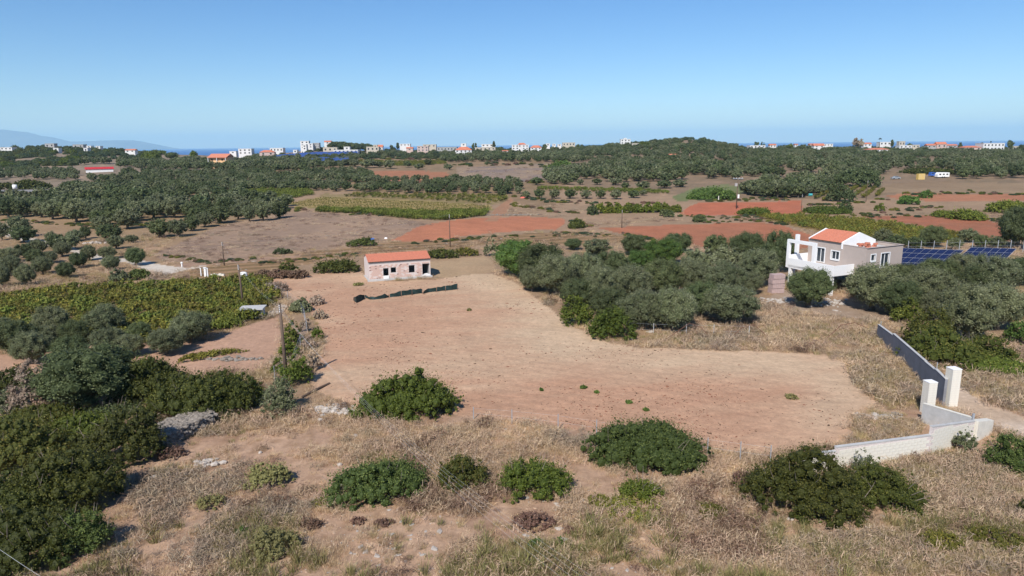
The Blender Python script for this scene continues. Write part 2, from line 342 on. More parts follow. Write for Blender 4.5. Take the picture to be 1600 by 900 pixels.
def cover(px, py, x, y):
    n1 = fbm(x, y, 14, 3, 11) * .5 + .5; n2 = fbm(x, y, 3.0, 3, 12)
    w = np.clip(6 * 60 / np.maximum(y, 30), .4, 4)
    qx = px + fbm(x, y, 5, 2, 21) * w * 1.2; qy = py + fbm(x, y, 5, 2, 22) * w * .5
    c = np.zeros(px.shape + (3,)); k = np.full(px.shape, -1)
    for poly, a, b in BASE:
        q = inpoly(qx, qy, poly); t = np.clip(n1 + n2 * .4, 0, 1)[..., None]
        c = np.where(q[..., None], alb(*a) * (1 - t) + alb(*b) * t, c)
    for i, (nm, a, b, sc, poly) in enumerate(FIELDS):
        q = inpoly(qx, qy, poly); t = np.clip(fbm(x, y, sc, 3, 30 + i) * 1.1 + .5, 0, 1)
        if nm == 'ploughed_field':
            # pale dry crust on the upper right side and along the middle, redder soil to the lower left
            def band(pts_, w_):
                d_ = np.full(px.shape, 1e9)
                for (ax, ay), (bx_, by_) in zip(pts_[:-1], pts_[1:]):
                    vx, vy = bx_ - ax, (by_ - ay) * 2.2; f_ = np.clip(((px - ax) * vx + (py - ay) * 2.2 * vy) / (vx * vx + vy * vy), 0, 1)
                    d_ = np.minimum(d_, np.hypot(px - ax - f_ * vx, (py - ay) * 2.2 - f_ * vy))
                return np.exp(-(d_ / w_) ** 2)
            t = .92 - .85 * band([(760,425),(880,505),(1000,552),(1180,562),(1310,566),(1335,640)], 85) - .5 * band([(490,600),(620,585),(720,560),(860,540)], 70) - .45 * band([(600,425),(760,410)], 60) - .3 * band([(1310,600),(1280,690)], 40)
            t = np.clip(t + fbm(x, y, 7, 4, 41) * .38 + fbm(x * .22 + y * .1, y - x * .15, 1.6, 3, 43) * .40, 0, 1)
            cc = alb(228,196,162) * (1 - t[..., None]) + alb(213,168,136) * t[..., None]
            cc = cc * (1 + .055 * np.sin((y + .35 * x + 5 * fbm(x, y, 30, 2, 44)) * 2 * math.pi / 1.5) * np.clip(1.3 - y / 110, .3, 1))[..., None]
            low = np.clip((py - 560) / 120, 0, 1) * np.clip((px - 500) / 200, 0, 1)
            cc = cc * (1 - .30 * low[..., None]) + alb(212,162,130) * .30 * low[..., None]
        elif nm == 'striped_field':
            _a, _b = P(470, 319), P(742, 331); an_ = math.atan2(_b[1] - _a[1], _b[0] - _a[0]); s_ = np.sin((y * math.cos(an_) - x * math.sin(an_)) * 2 * math.pi / 7.2) * .5 + .5
            cc = alb(*a) * (1 - s_[..., None]) + alb(188,160,108) * s_[..., None]
        elif nm == 'terraced_field':
            s_ = np.clip(np.sin((y * .94 - x * .33) * 2 * math.pi / 3.8 + fbm(x, y, 10, 2, 8)) * .6 + .5, 0, 1)
            cc = alb(*a) * (1 - s_[..., None]) + alb(136,112,78) * s_[..., None]
        elif nm == 'driveway':
            cc = alb(*a) * (1 - t[..., None]) + alb(*b) * t[..., None]
        else:
            cc = alb(*a) * (1 - t[..., None]) + alb(*b) * t[..., None]
            if nm == 'red_field':
                s_ = (np.sin((y * .97 + x * .2) * 2 * math.pi / 1.9) * .05)[..., None]
                cc = cc * (1 + s_) * .76 + alb(196, 152, 118) * .24
        c = np.where(q[..., None], cc, c); k = np.where(q, i, k)
    # dry, rusty and pale patches in the open scrub
    sc_ = (k < 0)[..., None]
    p1 = np.clip(fbm(x, y, 4, 3, 51) * 2.2 - .55, 0, 1)[..., None] * np.clip(1.4 - y / 200, 0, 1)[..., None]
    c = np.where(sc_, c * (1 - p1 * .45) + alb(134, 92, 76) * p1 * .45, c)
    p2 = np.clip(fbm(x, y, 6, 3, 52) * 2.2 - .6, 0, 1)[..., None]
    c = np.where(sc_, c * (1 - p2 * .5) + alb(206, 168, 136) * p2 * .5, c)
    p3 = np.clip(fbm(x, y, .8, 3, 53) * 1.6 + .1, 0, 1)[..., None] * np.clip(2 - y / 50, 0, 1)[..., None]
    c = np.where(sc_, c * (1 - p3 * .5) + alb(150, 116, 84) * p3 * .5, c)
    return c, k
u = np.linspace(-.98, .98, 700)
vv = []
v_ = 1 / 24.
while v_ > 1 / 1150.:
    vv.append(v_); v_ -= (2.0 if v_ > 1 / 52 else 1.15) / (683 * 21)
vv = np.array(vv)
U, VV = np.meshgrid(u, vv); GY = 1 / VV; GX = U * GY; GZ = H(GX, GY)
gpx, gpy = proj(GX, GY, GZ)
gc, gk = cover(gpx, gpy, GX, GY)
# tillage relief on the near ploughed field
til = (gk >= 0) & (GY < 130)
GZ = GZ + np.where(til, fbm(GX, GY, .9, 2, 61) * .04, 0)
nr, ncol = GX.shape
fc = gk[:-1, :-1]
ii = (np.arange(nr - 1)[:, None] * ncol + np.arange(ncol - 1)[None]); quads = np.stack([ii, ii + 1, ii + ncol + 1, ii + ncol], -1).reshape(-1, 4)
Vall = np.stack([GX, GY, GZ], -1).reshape(-1, 3); Call = gc.reshape(-1, 3); fcl = fc.ravel()
for k in range(-1, len(FIELDS)):
    q = quads[fcl == k]
    if not len(q): continue
    uq, inv = np.unique(q, return_inverse=True)
    nm = 'ground' if k < 0 else FIELDS[k][0]
    me = mesh(nm, Vall[uq], inv.reshape(-1, 4), M['ground'], None, True)
    ca = me.color_attributes.new('cover', 'FLOAT_COLOR', 'POINT')
    ca.data.foreach_set('color', np.concatenate([Call[uq], np.ones((len(uq), 1))], 1).astype(np.float32).ravel())
    tag(obj(nm, me), None, kind='structure')
# the ground goes on outside the detailed sheet
xs = np.arange(-2600, 2601, 25.); X2, Y2 = np.meshgrid(xs, np.arange(-600, 1501, 25.)); Z2 = H(X2, Y2) - .9
Z2 = np.where(Y2 > 780, Z2 - 1.5, Z2)
ins = (np.abs(X2) < .9 * Y2) & (Y2 > 60) & (Y2 < 1100); Z2 = np.where(ins, Z2 - 3, Z2)
Z2 = np.where(np.abs(X2) > 2000, Z2 - (np.abs(X2) - 2000) * .12, Z2)
n2 = X2.shape[1]; ii = (np.arange(X2.shape[0] - 1)[:, None] * n2 + np.arange(n2 - 1)[None]).ravel()
me = mesh('ground', np.stack([X2, Y2, Z2], -1).reshape(-1, 3), np.stack([ii, ii + 1, ii + n2 + 1, ii + n2], -1), M['ground'], None, True)
ca = me.color_attributes.new('cover', 'FLOAT_COLOR', 'POINT'); cc = alb(158, 130, 104)
ca.data.foreach_set('color', np.tile([*cc, 1.], (X2.size, 1)).astype(np.float32).ravel())
tag(obj('ground', me), None, kind='structure')
# sea
SEA = -32.
mt, n, l, p, o = newmat('sea_water')
p.inputs['Base Color'].default_value = (.010, .085, .30, 1); p.inputs['Roughness'].default_value = .55; p.inputs['Specular IOR Level'].default_value = .18
tc = n.new('ShaderNodeTexCoord'); t = n.new('ShaderNodeTexNoise'); t.inputs['Scale'].default_value = .05; t.inputs['Detail'].default_value = 8; l.new(tc.outputs['Object'], t.inputs['Vector'])
b = n.new('ShaderNodeBump'); b.inputs['Strength'].default_value = .6; b.inputs['Distance'].default_value = 2.; l.new(t.outputs[0], b.inputs['Height']); l.new(b.outputs[0], p.inputs['Normal'])
ns = 96; th = np.arange(ns) * 2 * math.pi / ns; rr = [0.01, 3000, 12000, 34000]
V = np.concatenate([np.stack([r * np.cos(th), r * np.sin(th), np.full(ns, SEA)], -1) for r in rr]); Q = []
for i in range(3):
    for j in range(ns): k = (j + 1) % ns; Q.append((i * ns + j, (i + 1) * ns + j, (i + 1) * ns + k, i * ns + k))
tag(obj('sea', mesh('sea', V, Q, mt)), None, kind='structure')
# far mountainous coast across the bay (about 12 km away)
def ridge(name, pts, D, depth):
    xs_, zs_ = [], []
    for px, py in pts:
        xs_.append((px - 800) / F * D * .985); q = at(px, D); q[2] = 0; zs_.append(float(hgt(q, py)))
    X = np.linspace(xs_[0], xs_[-1], 160); Zt = np.interp(X, xs_, zs_)
    rows = 16; V = []
    for r in range(rows):
        f = r / (rows - 1); prof = math.sin(f * math.pi) ** .8
        Y = D - depth / 2 + depth * f + fbm(X, X * 0 + r, 400, 2, 3) * 120
        Z = SEA - 3 + (Zt - SEA + 3) * prof * (1 + .10 * fbm(X, X * 0 + r * 300, 900, 4, 5) * (0 if r == rows // 2 else 1))
        V.append(np.stack([X, Y, Z], -1))
    nn = len(X); ii = (np.arange(rows - 1)[:, None] * nn + np.arange(nn - 1)[None]).ravel()
    me = mesh(name, np.concatenate(V), np.stack([ii, ii + 1, ii + nn + 1, ii + nn], -1), simple('mountain_slope', (.13, .13, .11), .95, .002, .3), None, True)
    tag(obj(name, me), None, kind='structure')
ridge('mountain', [(-420, 240), (-300, 214), (-160, 205), (-80, 207), (0, 203.5), (22, 203), (45, 207), (60, 212), (80, 214), (95, 219), (105, 221), (130, 221), (180, 219), (210, 219), (225, 222), (240, 228), (252, 233)], 21000, 4000)
#@@VEG
# ------------------------------------------------------------------ foliage builders
_bm = bmesh.new(); bmesh.ops.create_icosphere(_bm, subdivisions=1, radius=1.)
_bm.verts.index_update(); ICOV = np.array([v.co[:] for v in _bm.verts]); ICOT = np.array([[v.index for v in f.verts] for f in _bm.faces]); _bm.free()
def unit(a): return a / (np.linalg.norm(a, axis=-1, keepdims=True) + 1e-9)
def leaves(c, r, n, size, g, zmin=-1e9, ragged=.16, flip=.5):
    """leaf-sized faces on the shells of many overlapping clumps"""
    c = np.asarray(c, float); r = np.asarray(r, float)
    i = g.choice(len(c), int(n * 1.5), p=r ** 2 / (r ** 2).sum())
    d = unit(g.normal(size=(len(i), 3))); low = (d[:, 2] < 0) & (g.random(len(i)) < flip); d[low, 2] *= -1
    p = c[i] + d * (r[i] * (g.normal(0, ragged, len(i)) + .96))[:, None]
    keep = p[:, 2] > zmin
    for j in range(len(c)):
        dd = ((p - c[j]) ** 2).sum(1); keep &= (dd > (.70 * r[j]) ** 2) | (i == j)
    p, d, i = p[keep][:n], d[keep][:n], i[keep][:n]; n = len(p)
    nn = unit(d * .8 + [0, 0, .35] + .7 * g.normal(size=(n, 3))); t = unit(np.cross(nn, g.normal(size=(n, 3)))); b = np.cross(nn, t)
    s = size * g.uniform(.6, 1.35, n)[:, None]
    V = np.stack([p - t * s, p - b * s * .45, p + t * s, p + b * s * .45], 1).reshape(-1, 3)
    Q = np.arange(n * 4).reshape(-1, 4)
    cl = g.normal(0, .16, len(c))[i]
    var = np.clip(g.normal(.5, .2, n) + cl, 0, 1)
    return V, Q, np.repeat(var, 4)
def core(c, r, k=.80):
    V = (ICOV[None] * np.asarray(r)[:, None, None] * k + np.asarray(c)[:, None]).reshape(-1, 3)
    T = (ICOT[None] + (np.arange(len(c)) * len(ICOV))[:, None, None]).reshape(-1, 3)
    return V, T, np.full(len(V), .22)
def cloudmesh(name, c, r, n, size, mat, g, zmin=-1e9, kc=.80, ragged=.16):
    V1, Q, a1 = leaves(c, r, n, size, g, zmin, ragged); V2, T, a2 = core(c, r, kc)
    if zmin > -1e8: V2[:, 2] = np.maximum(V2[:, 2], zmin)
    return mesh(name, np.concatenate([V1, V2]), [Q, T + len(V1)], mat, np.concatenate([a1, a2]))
def olive_lumps(g, n=26, top=1.0):
    """compact rounded crown of a unit olive: width about 2, from z .2 to z 1.85, with soft lobes"""
    c = [np.array([0, 0, .98]), np.array([.3, .1, .85]), np.array([-.3, .15, .88]), np.array([0, -.32, .85]), np.array([.05, .1, 1.25])]; r = [.56, .46, .46, .46, .42]
    ph = g.uniform(0, 6.28, 3)
    for k in range(n):
        zz = 1 - 2 * (k + .5) / n; an = k * 2.39996 + g.uniform(-.3, .3); rd = math.sqrt(1 - zz * zz); m_ = 1 + .09 * math.sin(3 * an + ph[0]) + .07 * math.sin(5 * an + ph[1] + zz * 3)
        q = g.uniform(.16, .33); f = (1 - q * .8) * m_ * g.uniform(.9, 1.04)
        c.append(np.array([math.cos(an) * rd * f, math.sin(an) * rd * f, 1.0 + zz * f * (.86 if zz > 0 else .74)])); r.append(q)
    return np.array(c), np.array(r)
def trunk_mesh(g, h=.9, r0=.10, name='trunk'):
    b = MB(); top = np.array([g.uniform(-.08, .08), g.uniform(-.08, .08), h * .45])
    b.tube([(0, 0, -.15), (g.uniform(-.04, .04), g.uniform(-.04, .04), h * .2), top], [r0 * 1.3, r0, r0 * .85], 7)
    for k in range(4):
        a = k * 1.57 + g.uniform(-.4, .4); e = np.array([math.cos(a) * .42, math.sin(a) * .42, h * 1.05 + g.uniform(0, .2)])
        b.tube([top - (0, 0, .02), (top * .4 + e * .6) + g.normal(0, .03, 3), e], [r0 * .62, r0 * .4, r0 * .16], 5)
    return b.me(name, M['bark'], True)
g = np.random.default_rng(3)
OL = {'hi': [], 'mid': [], 'lo': []}
for k in range(6):
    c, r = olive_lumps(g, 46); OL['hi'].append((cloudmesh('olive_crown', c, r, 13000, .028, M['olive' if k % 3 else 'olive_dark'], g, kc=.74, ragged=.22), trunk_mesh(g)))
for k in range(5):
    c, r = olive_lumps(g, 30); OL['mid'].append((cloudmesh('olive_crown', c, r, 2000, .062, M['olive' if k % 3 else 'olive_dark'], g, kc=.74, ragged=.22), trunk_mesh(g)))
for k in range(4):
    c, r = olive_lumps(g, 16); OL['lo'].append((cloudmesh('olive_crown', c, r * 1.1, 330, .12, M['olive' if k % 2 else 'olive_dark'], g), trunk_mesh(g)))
ntree = {}
def olive(px, yb, yt, w, label, group=None, q=None, name='olive_tree', cat='olive tree', kmat=None, crowns=None, P0=None):
    p = P(px, yb) if P0 is None else P0
    s = ppm(p); D = p[1]
    wm = .95 * w / s; h = hgt(p, yt) if yt is not None else wm * .8
    q = q or ('hi' if D < 125 else 'mid' if D < 230 else 'lo')
    lst = crowns or OL[q]; i = ntree.get(name, 0); ntree[name] = i + 1
    cm, tm = lst[i % len(lst)]
    # stand the tree so that its near edge, not its middle, sits at the photo's base row
    dirn = unit(np.array([p[0], p[1], 0.])); p = p + dirn * wm * .30; p[2] = float(H(p[0], p[1])); h = hgt(p, yt) if yt is not None else h
    sx = wm / 2.0; sz = max(h, .6) / 1.88
    t = thing(name, label, cat, tuple(p), rng.uniform(0, 6.28), group, (sx, sx, sz))
    obj('crown', cm, t)
    if D < 420: obj('trunk', tm, t)
    return t
def dome_lumps(a, b, h, g, dens=1.0, lump=.125):
    p1_, p2_ = g.uniform(0, 6.28, 2)
    hm_ = lambda x, y: .86 + .20 * math.sin(x / max(a, .4) * 3.1 + p1_) * math.cos(y / max(b, .4) * 2.2 + p2_) + g.uniform(-.05, .05)
    """a bush: half widths a, b and height h, made of clumps on and under a dome"""
    n = int(np.clip(85 * dens * (a + b) / 3, 45, 300)); c, r = [], []
    for k in range(n):
        th_ = g.uniform(0, 6.28); z = g.random() ** .9; rad = math.sqrt(max(0, 1 - z ** 2.2)) * g.uniform(.80, 1.0) * (1 + .10 * math.sin(3 * th_ + a) + .07 * math.sin(5 * th_ + b * 3))
        q = lump * min(a, b, h * 1.6) * g.uniform(.5, 1.0) ** 2 * 2.0
        c.append((math.cos(th_) * rad * (a - q * .7), math.sin(th_) * rad * (b - q * .7), z * max(h - q, .1) * hm_(math.cos(th_) * rad * a, math.sin(th_) * rad * b) * 1.08 + q * .15)); r.append(q)
    for k in range(n // 3):   # ragged outer sprays
        th_ = g.uniform(0, 6.28); z = g.random() ** .7; rad = math.sqrt(max(0, 1 - z ** 2.2)) * g.uniform(.92, 1.08)
        q = lump * min(a, b, h * 1.6) * g.uniform(.25, .55); c.append((math.cos(th_) * rad * a, math.sin(th_) * rad * b, z * h * hm_(math.cos(th_) * rad * a, math.sin(th_) * rad * b) * g.uniform(.98, 1.2) + .05)); r.append(q)
    for k in range(n // 3):   # filling
        th_ = g.uniform(0, 6.28); rad = g.random() ** .5 * .74
        z = (1 - rad ** 2) ** .5 * .62 * g.uniform(.5, 1); q = .26 * min(a, b, h * 1.5)
        c.append((math.cos(th_) * rad * a, math.sin(th_) * rad * b, z * h)); r.append(q)
    return np.array(c), np.array(r)
nb = [0]
def D_near(p): return p[1] < 70
def bush(px, yb, yt, w, mat, label, name='bush', cat='bush', group=None, ratio=.8, leaf=None, dens=1., extra=None, nmul=1., wob=0.):
    p = P(px, yb); s = ppm(p); a = w / 2 / s; b = a * ratio
    dirn = unit(np.array([p[0], p[1], 0.])); rz = math.atan2(dirn[1], dirn[0]) - math.pi / 2
    c0 = p + dirn * b * .92; c0[2] = float(H(c0[0], c0[1]))
    h = max(hgt(p + dirn * b * .8, yt), .25)
    nb[0] += 1; gg = np.random.default_rng(100 + nb[0])
    c, r = dome_lumps(a, b, h, gg, dens)
    if extra:
        for (ex, ez, er, en) in extra:      # extra sprays: offset in half widths, height and radius in metres
            for k in range(en):
                d = unit(gg.normal(size=3)) * er * gg.uniform(.3, 1); c = np.vstack([c, [ex * a + d[0], d[1], max(ez + d[2], .2)]]); r = np.append(r, er * gg.uniform(.2, .42))
    leaf = leaf or 1.5 / s
    n = int(np.clip(w * (yb - yt) * .85 * nmul, 300, 26000))
    me = cloudmesh(name, c, r, n, leaf, M[mat], gg, zmin=-.1, kc=.62 if w > 45 else .85, ragged=.42 if w > 45 else .25)
    o = obj(name, me, None, tuple(c0), rz)
    if D_near(p) and name == 'bush' and w > 60:
        st = MB()
        for k in range(9):
            th_ = gg.uniform(0, 6.28); rr_ = gg.uniform(.2, .85); q0 = np.array([math.cos(th_) * a * rr_, math.sin(th_) * b * rr_, h * (1 - rr_ ** 2) ** .5 * .7]); d = unit(np.array([math.cos(th_) * .6, math.sin(th_) * .6, 1.0]) + gg.normal(0, .25, 3))
            st.tube([q0, q0 + d * .6, q0 + d * 1.0 + (0, 0, gg.uniform(-.1, .2))], [.02, .013, .006], 4, False)
        so = obj('dead_stems', st.me('dead_stems', M['grey_twig_plain']), o); so['kind'] = 'stuff'
    if name in ('bramble', 'scrub_clump'): return tag(o, label, None, None, 'stuff')     # creeping ground cover
    return tag(o, label, cat, group)

# ------------------------------------------------------------------ foreground bushes
bush(640, 662, 592, 184, 'mastic', 'largest yellow-green bush at the near edge of the ploughed field, taller on its right', extra=[(.18, 2.1, 1.5, 40), (.45, 1.8, 1.1, 14)], ratio=.62)
bush(1008, 746, 662, 208, 'mastic_blue', 'broad low dark green bush at the bottom edge of the ploughed field', ratio=.66, dens=1.2)
bush(594, 798, 722, 186, 'mastic_blue', 'wide mid-green bush, leftmost of the three in a row in the foreground', ratio=.62, dens=1.2)
bush(724, 779, 714, 98, 'mastic_brown', 'small bronze-tinged bush in the middle of the three foreground bushes', ratio=.8)
bush(836, 790, 718, 132, 'mastic', 'rounded green bush, rightmost of the three in a row in the foreground', ratio=.75)
bush(1000, 790, 752, 86, 'mastic', 'small grassy green bush above the yellow bramble patch', ratio=.7)
bush(1250, 824, 710, 214, 'maquis', 'large bronze and green bush in front of the left end of the white block wall', ratio=.62, extra=[(-.3, 2.4, .8, 8), (.35, 2.5, .7, 8)])
bush(1372, 808, 730, 142, 'maquis', 'dark green bush joined to the right side of the big bronze bush', ratio=.75)
bush(1350, 750, 704, 46, 'olive', 'pale wild olive shoot sticking up in front of the white block wall', ratio=.9)
bush(1582, 746, 684, 96, 'mastic_blue', 'dark bush at the right edge of the picture below the wall corner', ratio=.8)
bush(1505, 712, 672, 42, 'olive', 'small straggly wild olive beside the wall corner', ratio=.8)
bush(1606, 812, 770, 36, 'maquis', 'dark bush cut by the right edge of the frame')
bush(988, 820, 786, 118, 'vine', 'yellow-green bramble patch with red tints beside a white stone', 'bramble', 'bramble', ratio=.8, dens=.8, nmul=.5)
bush(936, 796, 774, 44, 'vine', 'small bramble clump left of the yellow bramble patch', 'bramble', 'bramble', ratio=.8, nmul=.5)
bush(1112, 818, 790, 64, 'vine', 'low yellow bramble clump between the broad bush and the bronze bush', 'bramble', 'bramble', ratio=.9, nmul=.5)
bush(1160, 852, 830, 84, 'vine', 'flat thin bramble clump below the bronze bush', 'bramble', 'bramble', ratio=.8, nmul=.4)
bush(1420, 812, 796, 90, 'vine_green', 'thin line of bramble leaves by two white stones', 'bramble', 'bramble', ratio=.4, nmul=.6)
bush(1470, 868, 832, 76, 'vine', 'bramble clump with a dark hollow near the bottom right', 'bramble', 'bramble', ratio=.8, nmul=.5)
bush(1556, 868, 828, 110, 'vine', 'wide yellowish bramble in the bottom right corner', 'bramble', 'bramble', ratio=.7, nmul=.4)
bush(1262, 838 - 20, 806, 60, 'mastic', 'low green skirt of leaves below the bronze bush', ratio=.5)
bush(510, 792, 776, 60, 'vine', 'yellow creeping leaves at the left foot of the wide mid-green bush', 'bramble', 'bramble', ratio=.4, nmul=.6)
# left thicket
bush(40, 912, 800, 200, 'maquis', 'dark thicket bush in the bottom left corner', ratio=.8)
bush(20, 850, 735, 190, 'maquis', 'large dark maquis bush on the left edge, second row up', ratio=.7)
bush(105, 820, 700, 200, 'maquis', 'big olive-brown maquis bush in the middle of the left thicket', ratio=.7)
bush(30, 745, 660, 190, 'mastic_brown', 'bronze maquis bush on the left edge below the grey olive', ratio=.7)
bush(190, 740, 645, 150, 'maquis', 'rounded maquis bush left of the dry-stone wall', ratio=.7)
bush(130, 880, 800, 110, 'mastic_blue', 'mid-green bush at the lower right rim of the left thicket', ratio=.7)
bush(120, 700, 655, 150, 'mastic', 'green bush behind the bronze maquis bush', ratio=.7)
bush(322, 664, 582, 190, 'maquis', 'long yellow-green maquis mound behind the dry-stone wall', ratio=.62)
bush(250, 640, 560, 130, 'maquis', 'dark green maquis mound left of the long yellow-green one', ratio=.7)
bush(372, 640, 585, 90, 'mastic', 'green end of the maquis mound beside the near pole', ratio=.8)
bush(438, 656, 594, 66, 'olive', 'grey-green shrub right of the maquis mound at the foot of the near pole', ratio=.9)
bush(235, 604, 562, 80, 'mastic', 'green bush above the dark maquis mound', ratio=.7)
bush(190, 610, 556, 90, 'maquis', 'yellow-green bush between the grey olive and the mound', ratio=.7)
bush(22, 620, 575, 90, 'maquis', 'yellowish bush at the left edge above the thicket', ratio=.7)
bush(60, 672, 636, 150, 'mastic_brown', 'low bronze bush under the grey dry shrub', ratio=.6)
bush(222, 628, 578, 100, 'maquis', 'dark bush behind the long yellow-green mound, left end', ratio=.6)
bush(175, 664, 634, 110, 'olive_dark', 'shaded bush at the foot of the big pale olive', ratio=.6)
bush(1535, 575, 520, 100, 'mastic_brown', 'brownish bush under the big blue-green olive', ratio=.6)
bush(58, 655, 566, 84, 'grey_twig', 'leafless grey dry shrub beside the big grey-green olive', 'dry_shrub', 'dry shrub', ratio=.7, nmul=.7)
bush(4, 660, 600, 70, 'olive', 'pale grey-green shrub on the left edge beside the dry shrub', ratio=.7)
# right thicket
bush(1444, 552, 480, 84, 'maquis', 'yellow-green thicket bush just behind the dark boundary wall', ratio=.7)
bush(1470, 580, 515, 130, 'mastic_brown', 'tangled bronze thicket bush beside the track', ratio=.7)
bush(1545, 590, 555, 130, 'vine_green', 'low green bramble bank on the right of the track', 'bramble', 'bramble', ratio=.6, nmul=.7)
bush(1590, 500, 455, 60, 'vine', 'rusty yellow bush at the right edge', ratio=.8)
bush(1556, 495, 470, 60, 'vine_green', 'small yellow-green bush behind the stony gap on the right', ratio=.8)
bush(1592, 540, 500, 50, 'bright', 'bright green broad-leaved plants at the right edge', 'garden_plant', 'plant', ratio=.8)
bush(1414, 508, 468, 50, 'vine_green', 'yellow-green shrub at the far end of the dark wall', ratio=.8)
bush(1436, 572, 545, 36, 'weed', 'small green weed shrub leaning on the dark wall', 'weed_clump', 'weed', ratio=.8)
# hedge along the wire fence at the left of the ploughed field
for t in [(470, 490, 466, 40, 'olive', 'grey-green hedge bush nearest the brick house along the wire fence'), (496, 532, 510, 22, 'mastic', 'small round bush on the field side of the wire fence'),
          (458, 545, 500, 34, 'vine_green', 'upright green hedge bush beside the small dirt yard'), (452, 562, 530, 36, 'mastic_yellow', 'yellow-green hedge bush beside the dirt yard'),
          (462, 605, 552, 56, 'mastic', 'largest hedge bush right behind the near pole'), (438, 590, 560, 34, 'vine_green', 'low bush left of the near pole')]:
    bush(t[0], t[1], t[2], t[3], t[4], t[5], 'hedge_bush', 'bush')
for t in [(482, 548, 525, 26), (490, 580, 552, 30), (478, 520, 495, 22), (500, 500, 484, 26), (495, 478, 462, 30), (430, 458, 440, 46), (408, 448, 436, 30)]:
    bush(t[0], t[1], t[2], t[3], 'grey_twig', 'grey dead brush tangled along the wire fence', 'dry_shrub', 'dry shrub', 'grey brush along the wire fence', nmul=.8)
# behind the brick house
for t in [(528, 428, 402, 78, 'maquis', 'dark hedge running up to the left gable of the brick house'), (450, 428, 408, 34, 'maquis', 'small dark bush at the left end of the brown brush row'),
          (566, 386, 371, 52, 'mastic_blue', 'green bush beside the blue barrel behind the brick house'), (690, 405, 388, 60, 'maquis', 'hedge bush against the right end of the brick house'),
          (728, 401, 386, 46, 'vine', 'yellowish hedge bush right of the brick house'), (768, 401, 373, 30, 'olive', 'single blue-green shrub at the end of the hedge behind the brick house'),
          (441, 398, 387, 32, 'olive_dark', 'dark low bush at the edge of the mauve fallow field'), (560, 432 + 15, 441, 18, 'weed', 'weeds at the left corner of the brick house')]:
    bush(t[0], t[1], t[2], t[3], t[4], t[5], ratio=.5)
for px in (412, 432, 452, 468):
    bush(px, 436, 421, 34, 'brown_twig', 'brown leafless brush at the far left end of the ploughed field', 'dry_shrub', 'dry shrub', 'brown brush by the ploughed field', ratio=.6)
bush(900, 358, 342, 28, 'maquis', 'solitary round dark green bush at the right tip of the bright red field', ratio=1., nmul=2.)
for t in [(1110, 313, 292, 74, 'bright', 'bright green broad bush behind the red field, left of the transformer pole'), (1088, 312, 300, 32, 'bright', 'smaller bright green bush at the left end of the bright one'),
          (1135, 312, 296, 34, 'bright', 'pale green bush next to the transformer pole'), (1180, 337, 324, 56, 'mastic', 'green hedge at the foot of the transformer pole'),
          (1290, 335, 322, 74, 'mastic', 'long green hedge at the right end of the red field'), (1320, 333, 314, 26, 'olive_dark', 'dark bush on top of the long green hedge'),
          (1093, 348, 335, 26, 'olive_dark', 'small dark bush between the two red fields'), (1374, 330, 317, 18, 'mastic', 'lone round bush right of the long hedge'),
          (1314, 316, 287, 46, 'olive_dark', 'big round dark green tree-like bush below the terraced vines'), (1420, 320, 303, 34, 'bright', 'bright green citrus bush, left of a pair'),
          (1445, 310, 297, 22, 'bright', 'smaller citrus bush, right of the pair'), (1338, 293, 262, 78, 'olive_dark', 'largest dark tree-like clump beside the dumped cars'),
          (1450, 273, 262, 84, 'maquis', 'long dark green clump behind the yellow crate'), (1510, 345, 326, 60, 'vine_green', 'yellow-green vine hedge at the far right'),
          (1480, 340, 329, 50, 'vine_green', 'low vine hedge left of another at the far right'), (1572, 334, 312, 60, 'vine_green', 'green vine hedge behind the big dark tree on the right edge'),
          (876, 275 - 5, 252, 56, 'bright', 'bright green hedge in front of the forest in the middle'), (1045, 340, 328, 20, 'olive_dark', 'tiny dark bush in the dry meadow')]:
    bush(t[0], t[1], t[2], t[3], t[4], t[5], ratio=.6, nmul=1.6)
for i, px in enumerate(range(936, 1060, 15)):
    bush(px, 334 - i * .2, 316 + (i % 3), 19, 'mastic_yellow', 'yellow-green citrus tree in the clipped row behind the red field', 'citrus_tree', 'citrus tree', 'row of citrus trees', ratio=1., nmul=2.)
bush(925, 336, 318, 20, 'olive_dark', 'grey bush at the left end of the citrus row', nmul=2)
bush(1037, 338, 326, 15, 'olive_dark', 'small grey bush in front of the citrus row', nmul=2)
bush(236, 252, 235, 34, 'mastic_yellow', 'rounded yellow-green tree on the far left ridge', 'yellow_tree', 'tree', ratio=.9, nmul=2)
bush(48, 296, 281, 60, 'maquis', 'dark green carob clump beside the white tank on the left', ratio=.5, nmul=2)
bush(8, 296, 283, 26, 'maquis', 'dark clump cut by the left edge beside the white tank', ratio=.5, nmul=2)
bush(186, 442, 420, 34, 'olive', 'pale prickly pear clump at the edge of the vineyard', 'prickly_pear', 'cactus', ratio=.7, nmul=1.5)
bush(217, 438, 418, 36, 'mastic_blue', 'dark green bush beside the pale prickly pear', ratio=.7)
bush(282, 305, 291, 38, 'brown_twig', 'bare brown tree among the olives on the left', 'bare_tree', 'tree', ratio=.8)
for t in [(335, 558, 548, 100, 'vine', 'low vine row at the bottom of the dirt yard'), (300, 566, 552, 50, 'vine', 'yellow vine clump beside the leaning olive')]:
    bush(t[0], t[1], t[2], t[3], t[4], t[5], 'vine_row', 'vine', ratio=.25, nmul=1.5)
for t in [(395, 430, 418, 16), (392, 440, 424, 34)]:
    bush(t[0], t[1] + 6, t[2] + 8, t[3], 'vine_green', 'green vine shoots at the far corner of the near vineyard', 'vine_shoot', 'vine', 'vine shoots at the vineyard corner')
